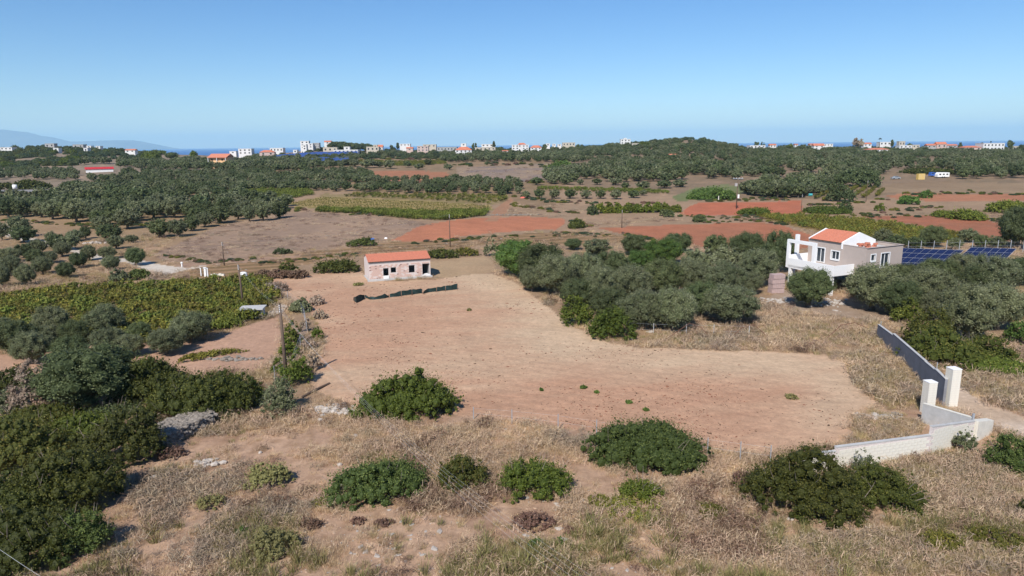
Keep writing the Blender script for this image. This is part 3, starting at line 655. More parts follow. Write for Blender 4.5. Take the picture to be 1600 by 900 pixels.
for i, t in enumerate([(375, 505, 482, 60), (400, 500, 482, 30), (350, 515, 495, 60)]):
    bush(t[0], t[1], t[2], t[3], 'vine_green', ['dark vine clump under the little shed', 'dark vine clump right of the little shed', 'dark vine clump left of the little shed'][i], 'vine_clump', 'vine', ratio=.5)

# ------------------------------------------------------------------ olive grove right of the field and other large trees
BR = []
for k in range(2):
    c, r = olive_lumps(g, 40); BR.append((cloudmesh('crown', c, r * 1.05, 11000, .032, M['bright'], g, ragged=.26), trunk_mesh(g)))
near = [  # centre x, base y, top y, width, place words
 (812, 436, 374, 84, 'B', 'bright green leafy tree at the left tip of the grove beside the ploughed field'),
 (846, 452, 380, 86, '', 'large olive second from the left tip of the grove'),
 (870, 465, 398, 76, '', 'olive with its foot at the field edge, left of the green mastic bushes'),
 (832, 458, 415, 46, '', 'small olive low on the field edge beneath the large left one'),
 (896, 392, 372, 30, 'D', 'small dark olive standing alone above the back of the grove'),
 (932, 402, 373, 52, '', 'olive at the back of the grove below the round bush'),
 (910, 455, 394, 72, '', 'pale olive in the left middle of the grove'),
 (955, 448, 392, 66, '', 'olive in the middle of the grove left of the twiggy yellow one'),
 (990, 400, 366, 46, 'D', 'dark olive at the back edge near the second red field'),
 (1000, 425, 391, 46, 'B', 'twiggy yellow-green tree in the centre of the grove'),
 (1036, 418, 374, 68, 'B', 'leafy green tree between olives in the back of the grove'),
 (1058, 396, 364, 50, 'D', 'tallest dark olive against the second red field'),
 (1090, 440, 388, 60, '', 'olive right of the leafy green tree'),
 (1117, 402, 366, 44, '', 'olive against the red field, right of the tallest dark one'),
 (1165, 410, 362, 62, 'D', 'dark olive at the back right of the grove'),
 (1135, 430, 385, 56, '', 'olive below the gap in the back row'),
 (1182, 452, 388, 66, '', 'olive at the right rim of the grove facing the villa'),
 (1215, 428, 360, 54, 'D', 'dark olive immediately left of the villa'),
 (905, 488, 434, 66, '', 'olive behind the left green mastic bush'),
 (940, 486, 418, 70, '', 'olive in the left centre of the grove'),
 (985, 478, 413, 76, '', 'olive in the very centre of the grove'),
 (1035, 470, 404, 72, '', 'olive right of the centre of the grove'),
 (1080, 468, 405, 66, '', 'olive in the right centre of the grove'),
 (1130, 474, 408, 72, '', 'wide olive behind the front right one'),
 (955, 508, 450, 74, '', 'olive behind the front green mastic bush'),
 (1003, 520, 455, 82, '', 'front olive next to the green mastic bush'),
 (1052, 524, 448, 80, '', 'front olive above the yellow grass'),
 (1095, 500, 440, 66, '', 'olive between the two large front ones'),
 (1140, 512, 446, 94, '', 'largest front olive at the right corner of the grove'),
 (1172, 462, 425, 40, '', 'small olive low at the right corner of the grove'),
 # around the villa and on the right
 (1262, 484, 418, 76, '', 'olive in front of the white balcony of the villa'),
 (1362, 490, 414, 96, '', 'broad olive in front of the villa door side'),
 (1420, 460, 412, 60, 'D', 'dark olive right of the villa in front of the solar panels'),
 (1462, 450, 404, 66, 'D', 'dark olive below the first solar array'),
 (1505, 448, 396, 66, '', 'olive between the two solar arrays'),
 (1548, 470, 398, 80, '', 'large olive in front of the second solar array'),
 (1592, 450, 400, 60, '', 'olive at the right edge in front of the second solar array'),
 (1508, 540, 446, 92, '', 'big blue-green olive in the right thicket'),
 (1462, 505, 455, 60, '', 'olive left of the big blue-green one'),
 (1588, 392, 322, 66, 'D', 'tall dark tree cut by the right edge behind the solar arrays'),
 (1378, 388, 358, 34, '', 'small olive just behind the right end of the villa'),
 (1400, 392, 366, 34, '', 'olive behind the villa at the corner of the solar array'),
 (1456, 388, 352, 42, 'D', 'taller olive behind the first solar array'),
 (1430, 390, 370, 32, '', 'small olive behind the middle of the first solar array'),
 (1492, 392, 371, 26, '', 'small olive at the right end of the first solar array'),
 (1512, 380, 357, 32, '', 'open-crowned olive behind the wire fence'),
 (1531, 389, 366, 26, '', 'olive behind the left end of the second array'),
 (1556, 390, 368, 30, '', 'olive behind the middle of the second array'),
 # left side
 (1400, 498, 436, 74, '', 'olive between the villa and the dark wall'),
 (1448, 482, 420, 84, '', 'wide olive under the middle of the first solar array'),
 (1556, 520, 440, 84, '', 'olive behind the stony gap on the right'),
 (1390, 462, 412, 60, 'D', 'dark olive filling the space beside the villa door'),
 (1530, 470, 412, 70, 'D', 'dark olive under the gap between the arrays'),
 (85, 532, 478, 56, '', 'olive on the near rim of the vineyard, second from the left'),
 (28, 560, 498, 66, '', 'olive at the left edge by the vineyard'),
 (52, 572, 520, 62, '', 'olive in front of the left edge one'),
 (70, 552, 508, 54, '', 'olive filling the row between the left edge and the tallest vineyard olive'),
 (110, 566, 526, 56, '', 'low olive behind the big pale one'),
 (205, 560, 522, 46, '', 'olive between the tallest vineyard olive and the leaning one'),
 (2, 530, 496, 44, '', 'olive cut by the left edge of the frame'),
 (118, 545, 500, 50, '', 'olive left of the tallest vineyard one'),
 (168, 528, 477, 62, '', 'tallest olive on the near rim of the vineyard'),
 (172, 556, 511, 58, '', 'olive in front of the tallest one above the yellow-green bush'),
 (221, 537, 503, 38, '', 'small olive standing on the bare earth with its trunk showing'),
 (262, 558, 514, 62, '', 'leaning olive at the left of the dirt yard'),
 (301, 540, 486, 64, '', 'round olive between the vineyard and the dirt yard'),
 (146, 652, 538, 160, '', 'big pale grey-green olive behind the left thicket'),
 (95, 640, 575, 60, '', 'smaller olive joined to the big pale one'),
 (195, 600, 566, 60, 'D', 'dark olive in the shade right of the big pale one'),
]
DK = [OL['hi'][0], OL['hi'][3]]
near_px = []
for (px, yb, yt, w, f, lab) in near:
    olive(px, yb, yt, w, lab, name='leafy_tree' if f == 'B' else 'olive_tree', cat='tree' if f == 'B' else 'olive tree', crowns=BR if f == 'B' else DK if f == 'D' else None, q='hi' if yb > 440 or f else 'mid')
bush(902, 512, 462, 64, 'mastic', 'green mastic bush on the field edge at the left corner of the grove', ratio=.7)
bush(956, 534, 482, 84, 'mastic', 'largest green mastic bush at the front tip of the grove', ratio=.7)
mid = [(60, 398, 376, 34, 'dark olive at the heart of the clump below the path'), (20, 432, 402, 36, 'olive between the left edge and the round ones above the vineyard'), (88, 392, 368, 30, 'olive above the clump, touching the path'), (56, 414, 392, 32, 'olive in the lower half of the clump below the path'), (140, 408, 386, 26, 'small olive between the clump and the white path'), (320, 356, 334, 34, 'olive right of the one behind the dark pair'),
 (32, 372, 340, 38, 'olive beside the first bend of the pale path'), (38, 380, 356, 42, 'olive on the near side of the path at the far left'), (4, 376, 350, 24, 'olive cut by the left edge above the path'),
 (134, 374, 356, 20, 'small round olive in the dry meadow above the path'), (82, 384, 364, 22, 'small olive on the lower side of the path'), (108, 392, 368, 38, 'olive with a dead branch beside the path'),
 (38, 404, 384, 30, 'olive in the left clump below the path'), (14, 412, 390, 40, 'olive near the left edge in the clump below the path'), (68, 430, 404, 35, 'round olive above the left corner of the vineyard'),
 (104, 436, 412, 32, 'round olive right of another above the vineyard'), (42, 447, 416, 34, 'olive nearest the left corner of the vineyard'), (4, 450, 415, 30, 'dark olive on the left edge above the vineyard'),
 (124, 420, 397, 30, 'round olive between the path and the vineyard'), (168, 406, 388, 32, 'olive on the near bank where the path turns white'), (174, 424, 402, 30, 'round olive with a shadow by the white path'),
 (213, 416, 389, 34, 'large olive on the white path opposite the prickly pear'), (78, 412, 396, 30, 'olive in the middle of the clump below the path'), (98, 402, 380, 30, 'olive overlapping the clump by the path'),
 (172, 378, 352, 44, 'wide olive at the edge of the mauve fallow field'), (182, 390, 370, 30, 'small olive left of the low shrub in the meadow'), (206, 380, 370, 24, 'low shrubby olive in the meadow'),
 (250, 372, 344, 38, 'dark olive, left half of a pair at the corner of the fallow field'), (278, 371, 345, 36, 'dark olive, right half of a pair at the corner of the fallow field'), (300, 362, 340, 30, 'olive right behind the dark pair'),
 (160, 362, 340, 34, 'olive behind the wide one in the meadow'), (118, 378, 362, 30, 'olive beside the stone heap by the path'), (345, 350, 324, 44, 'olive at the top corner of the fallow field'), (372, 344, 322, 30, 'olive right of the one at the top corner'),
 (310, 348, 326, 36, 'olive in front of the white well houses'), (390, 347, 322, 26, 'olive at the left of the striped field'), (412, 346, 318, 30, 'dark olive beside the striped field'), (438, 342, 318, 34, 'olive at the corner of the striped field')]
for t in mid: olive(t[0], t[1], t[2] - 3, t[3] * .95, t[4], q='hi' if t[1] > 400 else 'mid')
row1 = [(784, 309, 295, 16), (822, 311, 297, 14), (843, 311, 294, 20), (866, 311, 295, 20), (891, 311, 295, 22), (915, 311, 296, 22), (938, 311, 296, 20), (962, 312, 296, 22), (990, 310, 297, 22), (1005, 306, 296, 14)]
for i, t in enumerate(row1): olive(*t, 'small olive in the single front row of the meadow in the middle distance', 'front row of small olives')
row2 = [(838, 290, 276, 22), (864, 288, 276, 18), (885, 289, 276, 24), (907, 289, 279, 12), (933, 289, 278, 18), (962, 290, 277, 24), (977, 296, 284, 16), (1005, 297, 282, 26), (1038, 295, 281, 28), (1062, 293, 280, 26), (1054, 281, 271, 16)]
for i, t in enumerate(row2): olive(*t, 'dark olive in the spaced row just below the grove in the middle distance', 'spaced row of dark olives')
for i, t in enumerate([(608, 264, 249, 22), (637, 262, 251, 16), (655, 265, 255, 20), (669, 258, 248, 16), (700, 266, 255, 16), (712, 281, 271, 16), (575, 263, 249, 30), (592, 262, 252, 22), (540, 259, 248, 30)]):
    olive(*t, 'dark olive standing by the distant red and stony fields', 'scattered olives by the distant fields')
#@@GROVES
# ------------------------------------------------------------------ instanced masses (what nobody could count)
def instancer(name, label, pts, rz, scl, vi, meshes, tilt=None):
    """one stuff object: meshes instanced on points"""
    n = len(pts)
    me = bpy.data.meshes.new(name); me.vertices.add(n); me.vertices.foreach_set('co', np.asarray(pts, np.float32).ravel())
    a = me.attributes.new('rot', 'FLOAT_VECTOR', 'POINT'); R = np.zeros((n, 3), np.float32); R[:, 2] = rz
    if tilt is not None: R[:, :2] = tilt
    a.data.foreach_set('vector', R.ravel())
    a = me.attributes.new('siz', 'FLOAT_VECTOR', 'POINT'); a.data.foreach_set('vector', np.asarray(scl, np.float32).ravel())
    a = me.attributes.new('vi', 'INT', 'POINT'); a.data.foreach_set('value', np.asarray(vi, np.int32))
    me.update()
    for mm in {m_ for x in meshes for m_ in x.materials}: me.materials.append(mm)
    o = obj(name, me); tag(o, label, None, None, 'stuff')
    ng = bpy.data.node_groups.new(name + '_scatter', 'GeometryNodeTree')
    ng.interface.new_socket('Geometry', in_out='INPUT', socket_type='NodeSocketGeometry'); ng.interface.new_socket('Geometry', in_out='OUTPUT', socket_type='NodeSocketGeometry')
    N = ng.nodes; K = ng.links; gi = N.new('NodeGroupInput'); go = N.new('NodeGroupOutput'); ip = N.new('GeometryNodeInstanceOnPoints')
    K.new(gi.outputs[0], ip.inputs['Points']); jn = N.new('GeometryNodeGeometryToInstance')
    for x in reversed(meshes):
        so = bpy.data.objects.new(name + '_source', x)      # never linked to the scene: only instanced
        oi = N.new('GeometryNodeObjectInfo'); oi.inputs['Object'].default_value = so; oi.inputs['As Instance'].default_value = False
        K.new(oi.outputs['Geometry'], jn.inputs[0])
    K.new(jn.outputs[0], ip.inputs['Instance']); ip.inputs['Pick Instance'].default_value = True
    def na(nm, ty):
        x = N.new('GeometryNodeInputNamedAttribute'); x.data_type = ty; x.inputs[0].default_value = nm; return x.outputs['Attribute']
    K.new(na('vi', 'INT'), ip.inputs['Instance Index'])
    er = N.new('FunctionNodeEulerToRotation'); K.new(na('rot', 'FLOAT_VECTOR'), er.inputs[0]); K.new(er.outputs[0], ip.inputs['Rotation'])
    K.new(na('siz', 'FLOAT_VECTOR'), ip.inputs['Scale']); K.new(ip.outputs[0], go.inputs[0])
    md = o.modifiers.new('scatter', 'NODES'); md.node_group = ng
    return o
def pixels_in(polys, step, jit=.5, x0=-60, x1=1660, holes=()):
    """ground points seen in photo polygons, evenly spread in the picture; returns px, py"""
    xs_ = []; 
    for poly, st in ((p_, step) for p_ in polys):
        a = np.array(poly, float); X, Y = np.meshgrid(np.arange(max(a[:, 0].min(), x0), min(a[:, 0].max(), x1), st), np.arange(a[:, 1].min(), a[:, 1].max(), st * .5))
        X = X + (np.arange(X.shape[0]) % 2)[:, None] * st / 2
        X = (X + rng.uniform(-jit, jit, X.shape) * st).ravel(); Y = (Y + rng.uniform(-jit, jit, Y.shape) * st * .5).ravel()
        k = inpoly(X, Y, poly)
        for h_ in holes: k &= ~inpoly(X, Y, h_)
        xs_.append(np.stack([X[k], Y[k]], -1))
    return np.concatenate(xs_)
def Pmany(px, py):
    """vectorised P"""
    px = np.asarray(px, float); py = np.asarray(py, float); out = np.zeros((len(px), 3))
    tt = np.geomspace(15, 1500, 420)
    for s_ in range(0, len(px), 4000):
        d = FW[None] + RT[None] * ((px[s_:s_ + 4000] - 800) / F)[:, None] - UP[None] * ((py[s_:s_ + 4000] - 450) / F)[:, None]
        X = d[:, None, 0] * tt; Y = d[:, None, 1] * tt; Z = CZ + d[:, None, 2] * tt
        e = Z - H(X, Y); i = np.argmax(e < 0, 1); i = np.maximum(i, 1); r = np.arange(len(d))
        e0, e1 = e[r, i - 1], e[r, i]; f = np.clip(e0 / (e0 - e1 + 1e-9), 0, 1); t = tt[i - 1] * (1 - f) + tt[i] * f
        x, y = d[:, 0] * t, d[:, 1] * t; out[s_:s_ + 4000] = np.stack([x, y, H(x, y)], -1)
    return out
# olive groves: polygon, spacing across the slope (m), spacing in depth (m), width (m), label, group
GROVES = [
 ([(395,286),(470,272),(575,269),(584,276),(586,283),(560,287),(470,290),(400,294)], 4.6, 6.0, 4.2, 'olive of the long grove above the left vineyard'),
 ([(-40,299),(240,286),(330,296),(430,292),(400,286),(520,286),(600,283),(700,283),(812,289),(812,303),(690,304),(500,299),(440,299),(400,300),(350,300),(330,318),(240,300),(100,303),(-40,310)], 4.6, 6.0, 4.2, 'olive of the row grove behind the striped field'),
 ([(-40,263),(60,266),(200,270),(430,272),(440,284),(440,296),(330,300),(240,288),(110,282),(-40,281)], 4.8, 6.8, 4.2, 'olive of the close-planted rows on the left'),
 ([(-40,304),(60,300),(230,296),(330,310),(470,322),(440,334),(330,340),(232,344),(212,362),(150,352),(60,345),(-40,336)], 6.0, 8.0, 6.0, 'olive of the loose grove beyond the pale path'),
 ([(170,250),(330,253),(480,254),(545,262),(480,268),(400,270),(200,264),(120,258)], 6, 9, 6, 'dark olive of the belt below the orange house'),
 ([(470,246),(560,249),(560,262),(500,262),(400,262),(380,247)], 6, 9, 6, 'dark olive between the belt and the distant solar farm'),
 ([(690,246),(760,243),(850,243),(905,246),(906,256),(850,254),(780,253),(690,254)], 6, 9, 6, 'dark olive of the belt before the white houses'),
 ([(852,280),(870,270),(935,262),(1000,262),(1100,262),(1240,262),(1300,266),(1290,286),(1290,300),(1250,308),(1206,312),(1166,303),(1200,285),(1150,281),(1090,280),(1060,281),(1040,286),(940,284),(900,288),(856,288)], 6.0, 8.0, 6.2, 'olive of the wide grove in the right distance'),
 ([(1160,296),(1215,300),(1290,286),(1300,296),(1290,304),(1250,312),(1180,312)], 5.5, 7, 5.6, 'grey olive of the lower grove edge beside the pale strip'),
 ([(1300,262),(1400,262),(1400,270),(1380,280),(1300,284)], 6, 9, 6, 'dark olive around the farm shed in the right distance'),
 ([(1420,280),(1462,281),(1600,280),(1640,274),(1640,262),(1500,262),(1480,272),(1450,268)], 6.5, 9, 6.4, 'olive of the row above the dry meadow'),
]
def clear(px, py): return inpoly(px, py, [(128,258),(186,256),(190,279),(122,279)]) | inpoly(px, py, [(-60,292),(98,292),(104,312),(-60,312)]) | inpoly(px, py, [(296,308),(336,308),(336,324),(296,326)]) | inpoly(px, py, [(1384,262),(1494,262),(1494,285),(1384,285)]) | inpoly(px, py, [(1222,258),(1250,275),(1238,280),(1208,270)]) | inpoly(px, py, [(1262,262),(1284,262),(1300,280),(1286,282)]) | inpoly(px, py, [(150,243),(345,243),(345,251),(240,257),(130,254)]) | inpoly(px, py, [(425,234),(562,236),(562,252),(425,252)]) | inpoly(px, py, [(318,240),(380,240),(380,256),(318,256)])
cand = []
for poly, sx_, sy_, w_, lab in GROVES:
    a = np.array(poly, float); cor = Pmany(a[:, 0], a[:, 1]); x0, x1, y0, y1 = cor[:, 0].min(), cor[:, 0].max(), cor[:, 1].min(), cor[:, 1].max()
    X, Y = np.meshgrid(np.arange(x0 - 5, x1 + 5, sx_), np.arange(y0 - 5, min(y1 + 5, 720), sy_))
    X = X + rng.uniform(-.22, .22, X.shape) * sx_; Y = Y + rng.uniform(-.16, .16, Y.shape) * sy_ + X * .05
    X, Y = X.ravel(), Y.ravel(); Z = H(X, Y); px, py = proj(X, Y, Z); k = inpoly(px, py, poly) & (rng.random(len(X)) < .95) & (px > -40) & (px < 1640) & ~clear(px, py) & ((Y < 300) | (fbm(X, Y, 26, 2, 88) > -.38))
    t1, t2 = np.quantile(px[k], [.2, .4, .6, .8]), np.quantile(py[k], [.33, .66])
    for x, y, z, p1, p2 in zip(X[k], Y[k], Z[k], px[k], py[k]):
        pos = ['front', 'middle', 'back'][int((p2 < t2[1])) + int(p2 < t2[0])] + ' ' + ['far left', 'left', 'centre', 'right', 'far right'][int((p1 > t1).sum())]
        cand.append((w_ * F / y, x, y, z, w_ * rng.uniform(.8, 1.2), (lab, pos), p1, p2))
cand.sort(key=lambda t: -t[0])
NIND = max(0, 300 - sum(1 for o in bpy.data.objects if o.name.startswith('olive_tree')))
for k, (s_, x, y, z, w_, lab, p1, p2) in enumerate(cand[:NIND]):
    q = 'mid' if y < 215 else 'lo'; lst = OL[q]; cm, tm = lst[int(rng.integers(len(lst)))]
    hd, tl = lab[0].split(' of the ', 1)
    t = thing('olive_tree', hd + ' at the ' + lab[1] + ' of the ' + tl, 'olive tree', (x, y, z), rng.uniform(0, 6.28), lab[1] + ' of the ' + tl, (w_ / 2, w_ / 2, w_ / 2 * rng.uniform(.8, 1.0)))
    obj('crown', cm, t)
    if y < 330: obj('trunk', tm, t)
print('olives individual', NIND, 'of', len(cand))
rest = cand[NIND:]
pts = np.array([(x, y, z) for _, x, y, z, *_r in rest]); ww = np.array([t[4] for t in rest])
# the far forest and hill scrub: beyond the groves
FW_POLY = [[(850,238),(960,230),(1000,227),(1060,222),(1130,228),(1165,234),(1640,236),(1640,264),(1500,268),(1400,266),(1250,264),(1000,264),(930,264),(880,258),(850,248)],
           [(600,241),(690,240),(850,240),(850,247),(690,247),(560,248)],
           [(400,246),(560,242),(600,246),(560,250),(400,254)]]
X, Y = np.meshgrid(np.arange(-60, 640, 6.2), np.arange(300, 800, 8.5)); X = (X + rng.uniform(-.4, .4, X.shape) * 6).ravel(); Y = (Y + rng.uniform(-.4, .4, Y.shape) * 8).ravel()
X = np.concatenate([X, rng.uniform(-330, -40, 900)]); Y = np.concatenate([Y, rng.uniform(500, 790, 900)])
Z = H(X, Y); px, py = proj(X, Y, Z); k = np.zeros(len(X), bool)
for poly in FW_POLY: k |= inpoly(px, py, poly)
k &= fbm(X, Y, 24, 2, 77) > -.22
Fp = np.stack([X[k], Y[k], Z[k]], -1); Fw = rng.uniform(3.6, 6.4, len(Fp))
lo_me = [x[0] for x in OL['lo']]
A = np.concatenate([pts, Fp]); B = np.concatenate([ww, Fw]); n_ = len(A)
instancer('olive_forest', 'far olive groves and woodland reading as one grey-green mass', A, rng.uniform(0, 6.28, n_), np.stack([B / 2, B / 2, B / 2 * rng.uniform(.75, 1.0, n_)], -1), rng.integers(0, len(lo_me), n_), lo_me)
# scrub on the left rocky hill and on the skyline
def scrubm(mat, k):
    gg = np.random.default_rng(900 + k); c, r = dome_lumps(1, .9, 1.1, gg, .8, .22); return cloudmesh('scrub', c, r, 420, .11, M[mat], gg)
SCR = [scrubm('far', 1), scrubm('olive_dark', 2), scrubm('maquis', 3), scrubm('mastic', 4), scrubm('brown_twig', 5), scrubm('vine', 6)]
HP = [[(-60,238),(40,234),(75,230),(130,231),(180,233),(232,238),(260,242),(340,243),(480,241),(480,247),(330,250),(240,256),(240,262),(130,258),(-60,266)]]
pp = pixels_in(HP, 5.2); q = Pmany(pp[:, 0], pp[:, 1]); kk = (fbm(q[:, 0], q[:, 1], 22, 2, 91) > -.02) & (q[:, 1] < 1000)
rocky = inpoly(pp[:, 0], pp[:, 1], [(120,246),(240,243),(330,244),(345,250),(250,256),(200,250),(130,254)]); kk &= (~rocky | (rng.random(len(kk)) < .12)) & ~clear(pp[:, 0], pp[:, 1])
q = q[kk]; n_ = len(q); w_ = q[:, 1] / F * rng.uniform(7, 17, n_)
instancer('hill_scrub', 'dark scrub scattered over the rocky hill on the far left', q, rng.uniform(0, 6, n_), np.stack([w_ / 2, w_ / 2, w_ * .42], -1), rng.integers(0, 4, n_), SCR[:4])
# trees poking over the skyline from behind the ridge
px = rng.uniform(-20, 1620, 1500); keep = ((px > 480) | (px < 230)) ; px = px[keep]
Dd = rng.uniform(570, 790, len(px)); Dd = np.where((px > 425) & (px < 565), rng.uniform(690, 790, len(px)), Dd); q = np.array([at(a_, b_) for a_, b_ in zip(px, Dd)]); n_ = len(q); w_ = rng.uniform(4.5, 8.5, n_)
instancer('ridge_trees', 'dark trees along the skyline', q, rng.uniform(0, 6, n_), np.stack([w_ / 2, w_ / 2, w_ * rng.uniform(.35, .5, n_)], -1), rng.integers(0, 2, n_), SCR[:2])
# pine wood behind the white tower houses on the skyline
px = rng.uniform(520, 590, 90); q = np.array([at(a_, b_) for a_, b_ in zip(px, rng.uniform(705, 745, 90))]); q[:, 2] += np.interp(px, [520, 530, 560, 580, 590], [4.5, 5, 3.5, 3, 0]); w_ = rng.uniform(7, 10, 90)
instancer('pine_wood', 'low dark pine wood on the skyline right of the white tower houses', q, px, np.stack([w_ / 2, w_ / 2, w_ * .45], -1), rng.integers(0, 2, 90), SCR[:2])

# ------------------------------------------------------------------ vines
def vine_clump(k, mat, flat=1.):
    gg = np.random.default_rng(700 + k); c, r = [], []
    for i in range(9): c.append((gg.uniform(-.75, .75), gg.uniform(-.35, .35), gg.uniform(.35, .85) * flat)); r.append(gg.uniform(.2, .36))
    return cloudmesh('vine', np.array(c), np.array(r), 150, .13, M[mat], gg, kc=.6, ragged=.35)
VN = [vine_clump(1, 'vine'), vine_clump(2, 'vine'), vine_clump(3, 'vine_green'), vine_clump(4, 'vine_green'), vine_clump(5, 'mastic_brown')]
def vineyard(label, poly, row, along, ang, size, vi, holes=(), keep=.96, name='vineyard'):
    a = np.array(poly, float); cor = Pmany(a[:, 0], a[:, 1]); c0 = cor.mean(0); R_ = max(np.ptp(cor[:, 0]), np.ptp(cor[:, 1])) * .8
    A_, B_ = np.meshgrid(np.arange(-R_, R_, along), np.arange(-R_, R_, row)); A_ = (A_ + rng.uniform(-.25, .25, A_.shape) * along).ravel(); B_ = (B_ + rng.normal(0, .13, B_.shape)).ravel()
    X = c0[0] + A_ * math.cos(ang) - B_ * math.sin(ang); Y = c0[1] + A_ * math.sin(ang) + B_ * math.cos(ang); Z = H(X, Y); px, py = proj(X, Y, Z)
    k = inpoly(px, py, poly) & (rng.random(len(X)) < keep)
    for h_ in holes: k &= ~inpoly(px, py, h_)
    X, Y, Z = X[k], Y[k], Z[k]; n_ = len(X)
    s_ = size * rng.uniform(.75, 1.25, n_)
    return instancer(name, label, np.stack([X, Y, Z], -1), ang + rng.normal(0, .2, n_), np.stack([s_ * 1.05, s_, s_ * rng.uniform(.8, 1.2, n_)], -1), rng.choice(vi, n_), [VN[i] for i in range(5)])
vineyard('yellow-green vines covering the near vineyard on the left', [(-60,470),(0,464),(90,456),(180,450),(300,444),(380,438),(412,436),(420,458),(436,470),(412,492),(380,508),(300,530),(200,543),(0,546),(-60,556)], 1.9, 1.15, .28, 1.0, [0, 0, 1, 2, 3], [[(376,488),(436,478),(440,500),(420,498),(392,506)]])
vineyard('yellow-green vines of the long vineyard behind the villa', [(1178,338),(1250,338),(1350,345),(1420,355),(1500,368),(1512,376),(1440,384),(1380,378),(1290,362),(1232,350)], 2.1, 1.2, -.35, 1.0, [0, 0, 1, 2])
vineyard('bright green vineyard on the left beyond the fallow field', [(350,300),(480,296),(492,304),(436,314),(372,322),(352,314)], 2.0, 1.3, .1, 1.1, [2, 3, 3])
vineyard('sparse vine strip above the striped field', [(560,303),(640,304),(700,304),(790,306),(798,313),(762,319),(640,311),(540,308)], 3.0, 1.9, .05, 1.0, [1, 2, 4], keep=.7)
vineyard('dark vine row along the near edge of the striped field', [(500,328),(600,331),(680,334),(760,331),(762,337),(690,345),(640,342),(560,334),(490,331)], 1.4, 1.1, -.05, 1.15, [2, 3, 2])
vineyard('thin green vine row in the middle distance', [(838,293),(1000,297),(1046,300),(1046,303),(960,301),(838,297)], 2.2, 1.5, 0, .9, [2, 3])
vineyard('terraced vines beside the round green tree', [(1262,310),(1296,296),(1340,292),(1382,298),(1376,306),(1330,312),(1290,315)], 3.4, 1.5, 1.0, 1.1, [0, 1, 4])
vineyard('yellow low vines in the left distance', [(600,252),(690,252),(700,256),(640,260),(580,258),(480,256),(520,250)], 3, 2., 0, 1.1, [0, 2])
_a, _b = P(470, 319), P(742, 331); SANG = math.atan2(_b[1] - _a[1], _b[0] - _a[0])
vineyard('low olive-yellow rows of the striped field', [(452,318),(500,309),(560,311),(640,314),(762,321),(768,328),(742,332),(640,332),(560,329),(474,323)], 3.6, .75, SANG, .33, [0, 1, 4, 0])
# ------------------------------------------------------------------ dry grass
def tuft(mat, n, h, spread, seed, w=.0085, lean=.35):
    gg = np.random.default_rng(seed); a = gg.uniform(0, 6.28, n); r0 = gg.random(n) ** .6 * spread; base = np.stack([np.cos(a) * r0, np.sin(a) * r0, np.zeros(n) - .03], -1)
    d = np.stack([np.cos(a) * gg.uniform(.1, 1, n) * lean, np.sin(a) * gg.uniform(.1, 1, n) * lean, np.ones(n)], -1) + gg.normal(0, .2, (n, 3)) * [1, 1, .2]
    hh = h * gg.uniform(.45, 1.1, n)[:, None]; side = unit(np.cross(d, gg.normal(size=(n, 3)))) * w
    mid_ = base + d * hh * .55; tip = base + d * hh + np.stack([np.cos(a), np.sin(a), a * 0], -1) * hh * .15
    V = np.stack([base - side, base + side, mid_ + side * .8, tip, mid_ - side * .8], 1).reshape(-1, 3)
    Q = (np.arange(n)[:, None] * 5 + np.array([0, 1, 2, 4])); T = (np.arange(n)[:, None] * 5 + np.array([4, 2, 3]))
    return mesh('grass_tuft', V, [Q, T], M[mat], np.repeat(np.clip(gg.normal(.5, .25, n), 0, 1), 5))
def twigball(mat, seed, n=60, rr=.42):
    gg = np.random.default_rng(seed); V, Q = [], []
    p = gg.normal(0, .5, (n, 3)) * [rr, rr, rr * .5] + [0, 0, rr * .45]; d = unit(gg.normal(size=(n, 3)) + [0, 0, .5]) * gg.uniform(.08, .2, n)[:, None]; s_ = unit(np.cross(d, gg.normal(size=(n, 3)))) * .011
    V = np.stack([p - d - s_, p - d + s_, p + d + s_ * .5, p + d - s_ * .5], 1).reshape(-1, 3)
    return mesh('dry_shrublet', V, np.arange(n * 4).reshape(-1, 4), M[mat], np.repeat(gg.random(n), 4))
GT = [tuft('straw', 56, .26, .26, 1, w=.0055, lean=.8), tuft('straw', 70, .15, .40, 2, w=.0055, lean=1.0), tuft('straw_grey', 70, .19, .38, 3, w=.0055, lean=.9), tuft('straw_yellow', 46, .42, .20, 4, w=.006, lean=.45), twigball('grey_twig', 5), twigball('brown_twig', 6), tuft('weed', 26, .38, .2, 7), twigball('straw_grey', 8, 70, .5), tuft('weed', 40, .7, .24, 9, .014)]
occupied = lambda px, py: inpoly(px, py, [(-60,640),(240,640),(262,700),(210,760),(150,850),(120,900),(-60,900)])
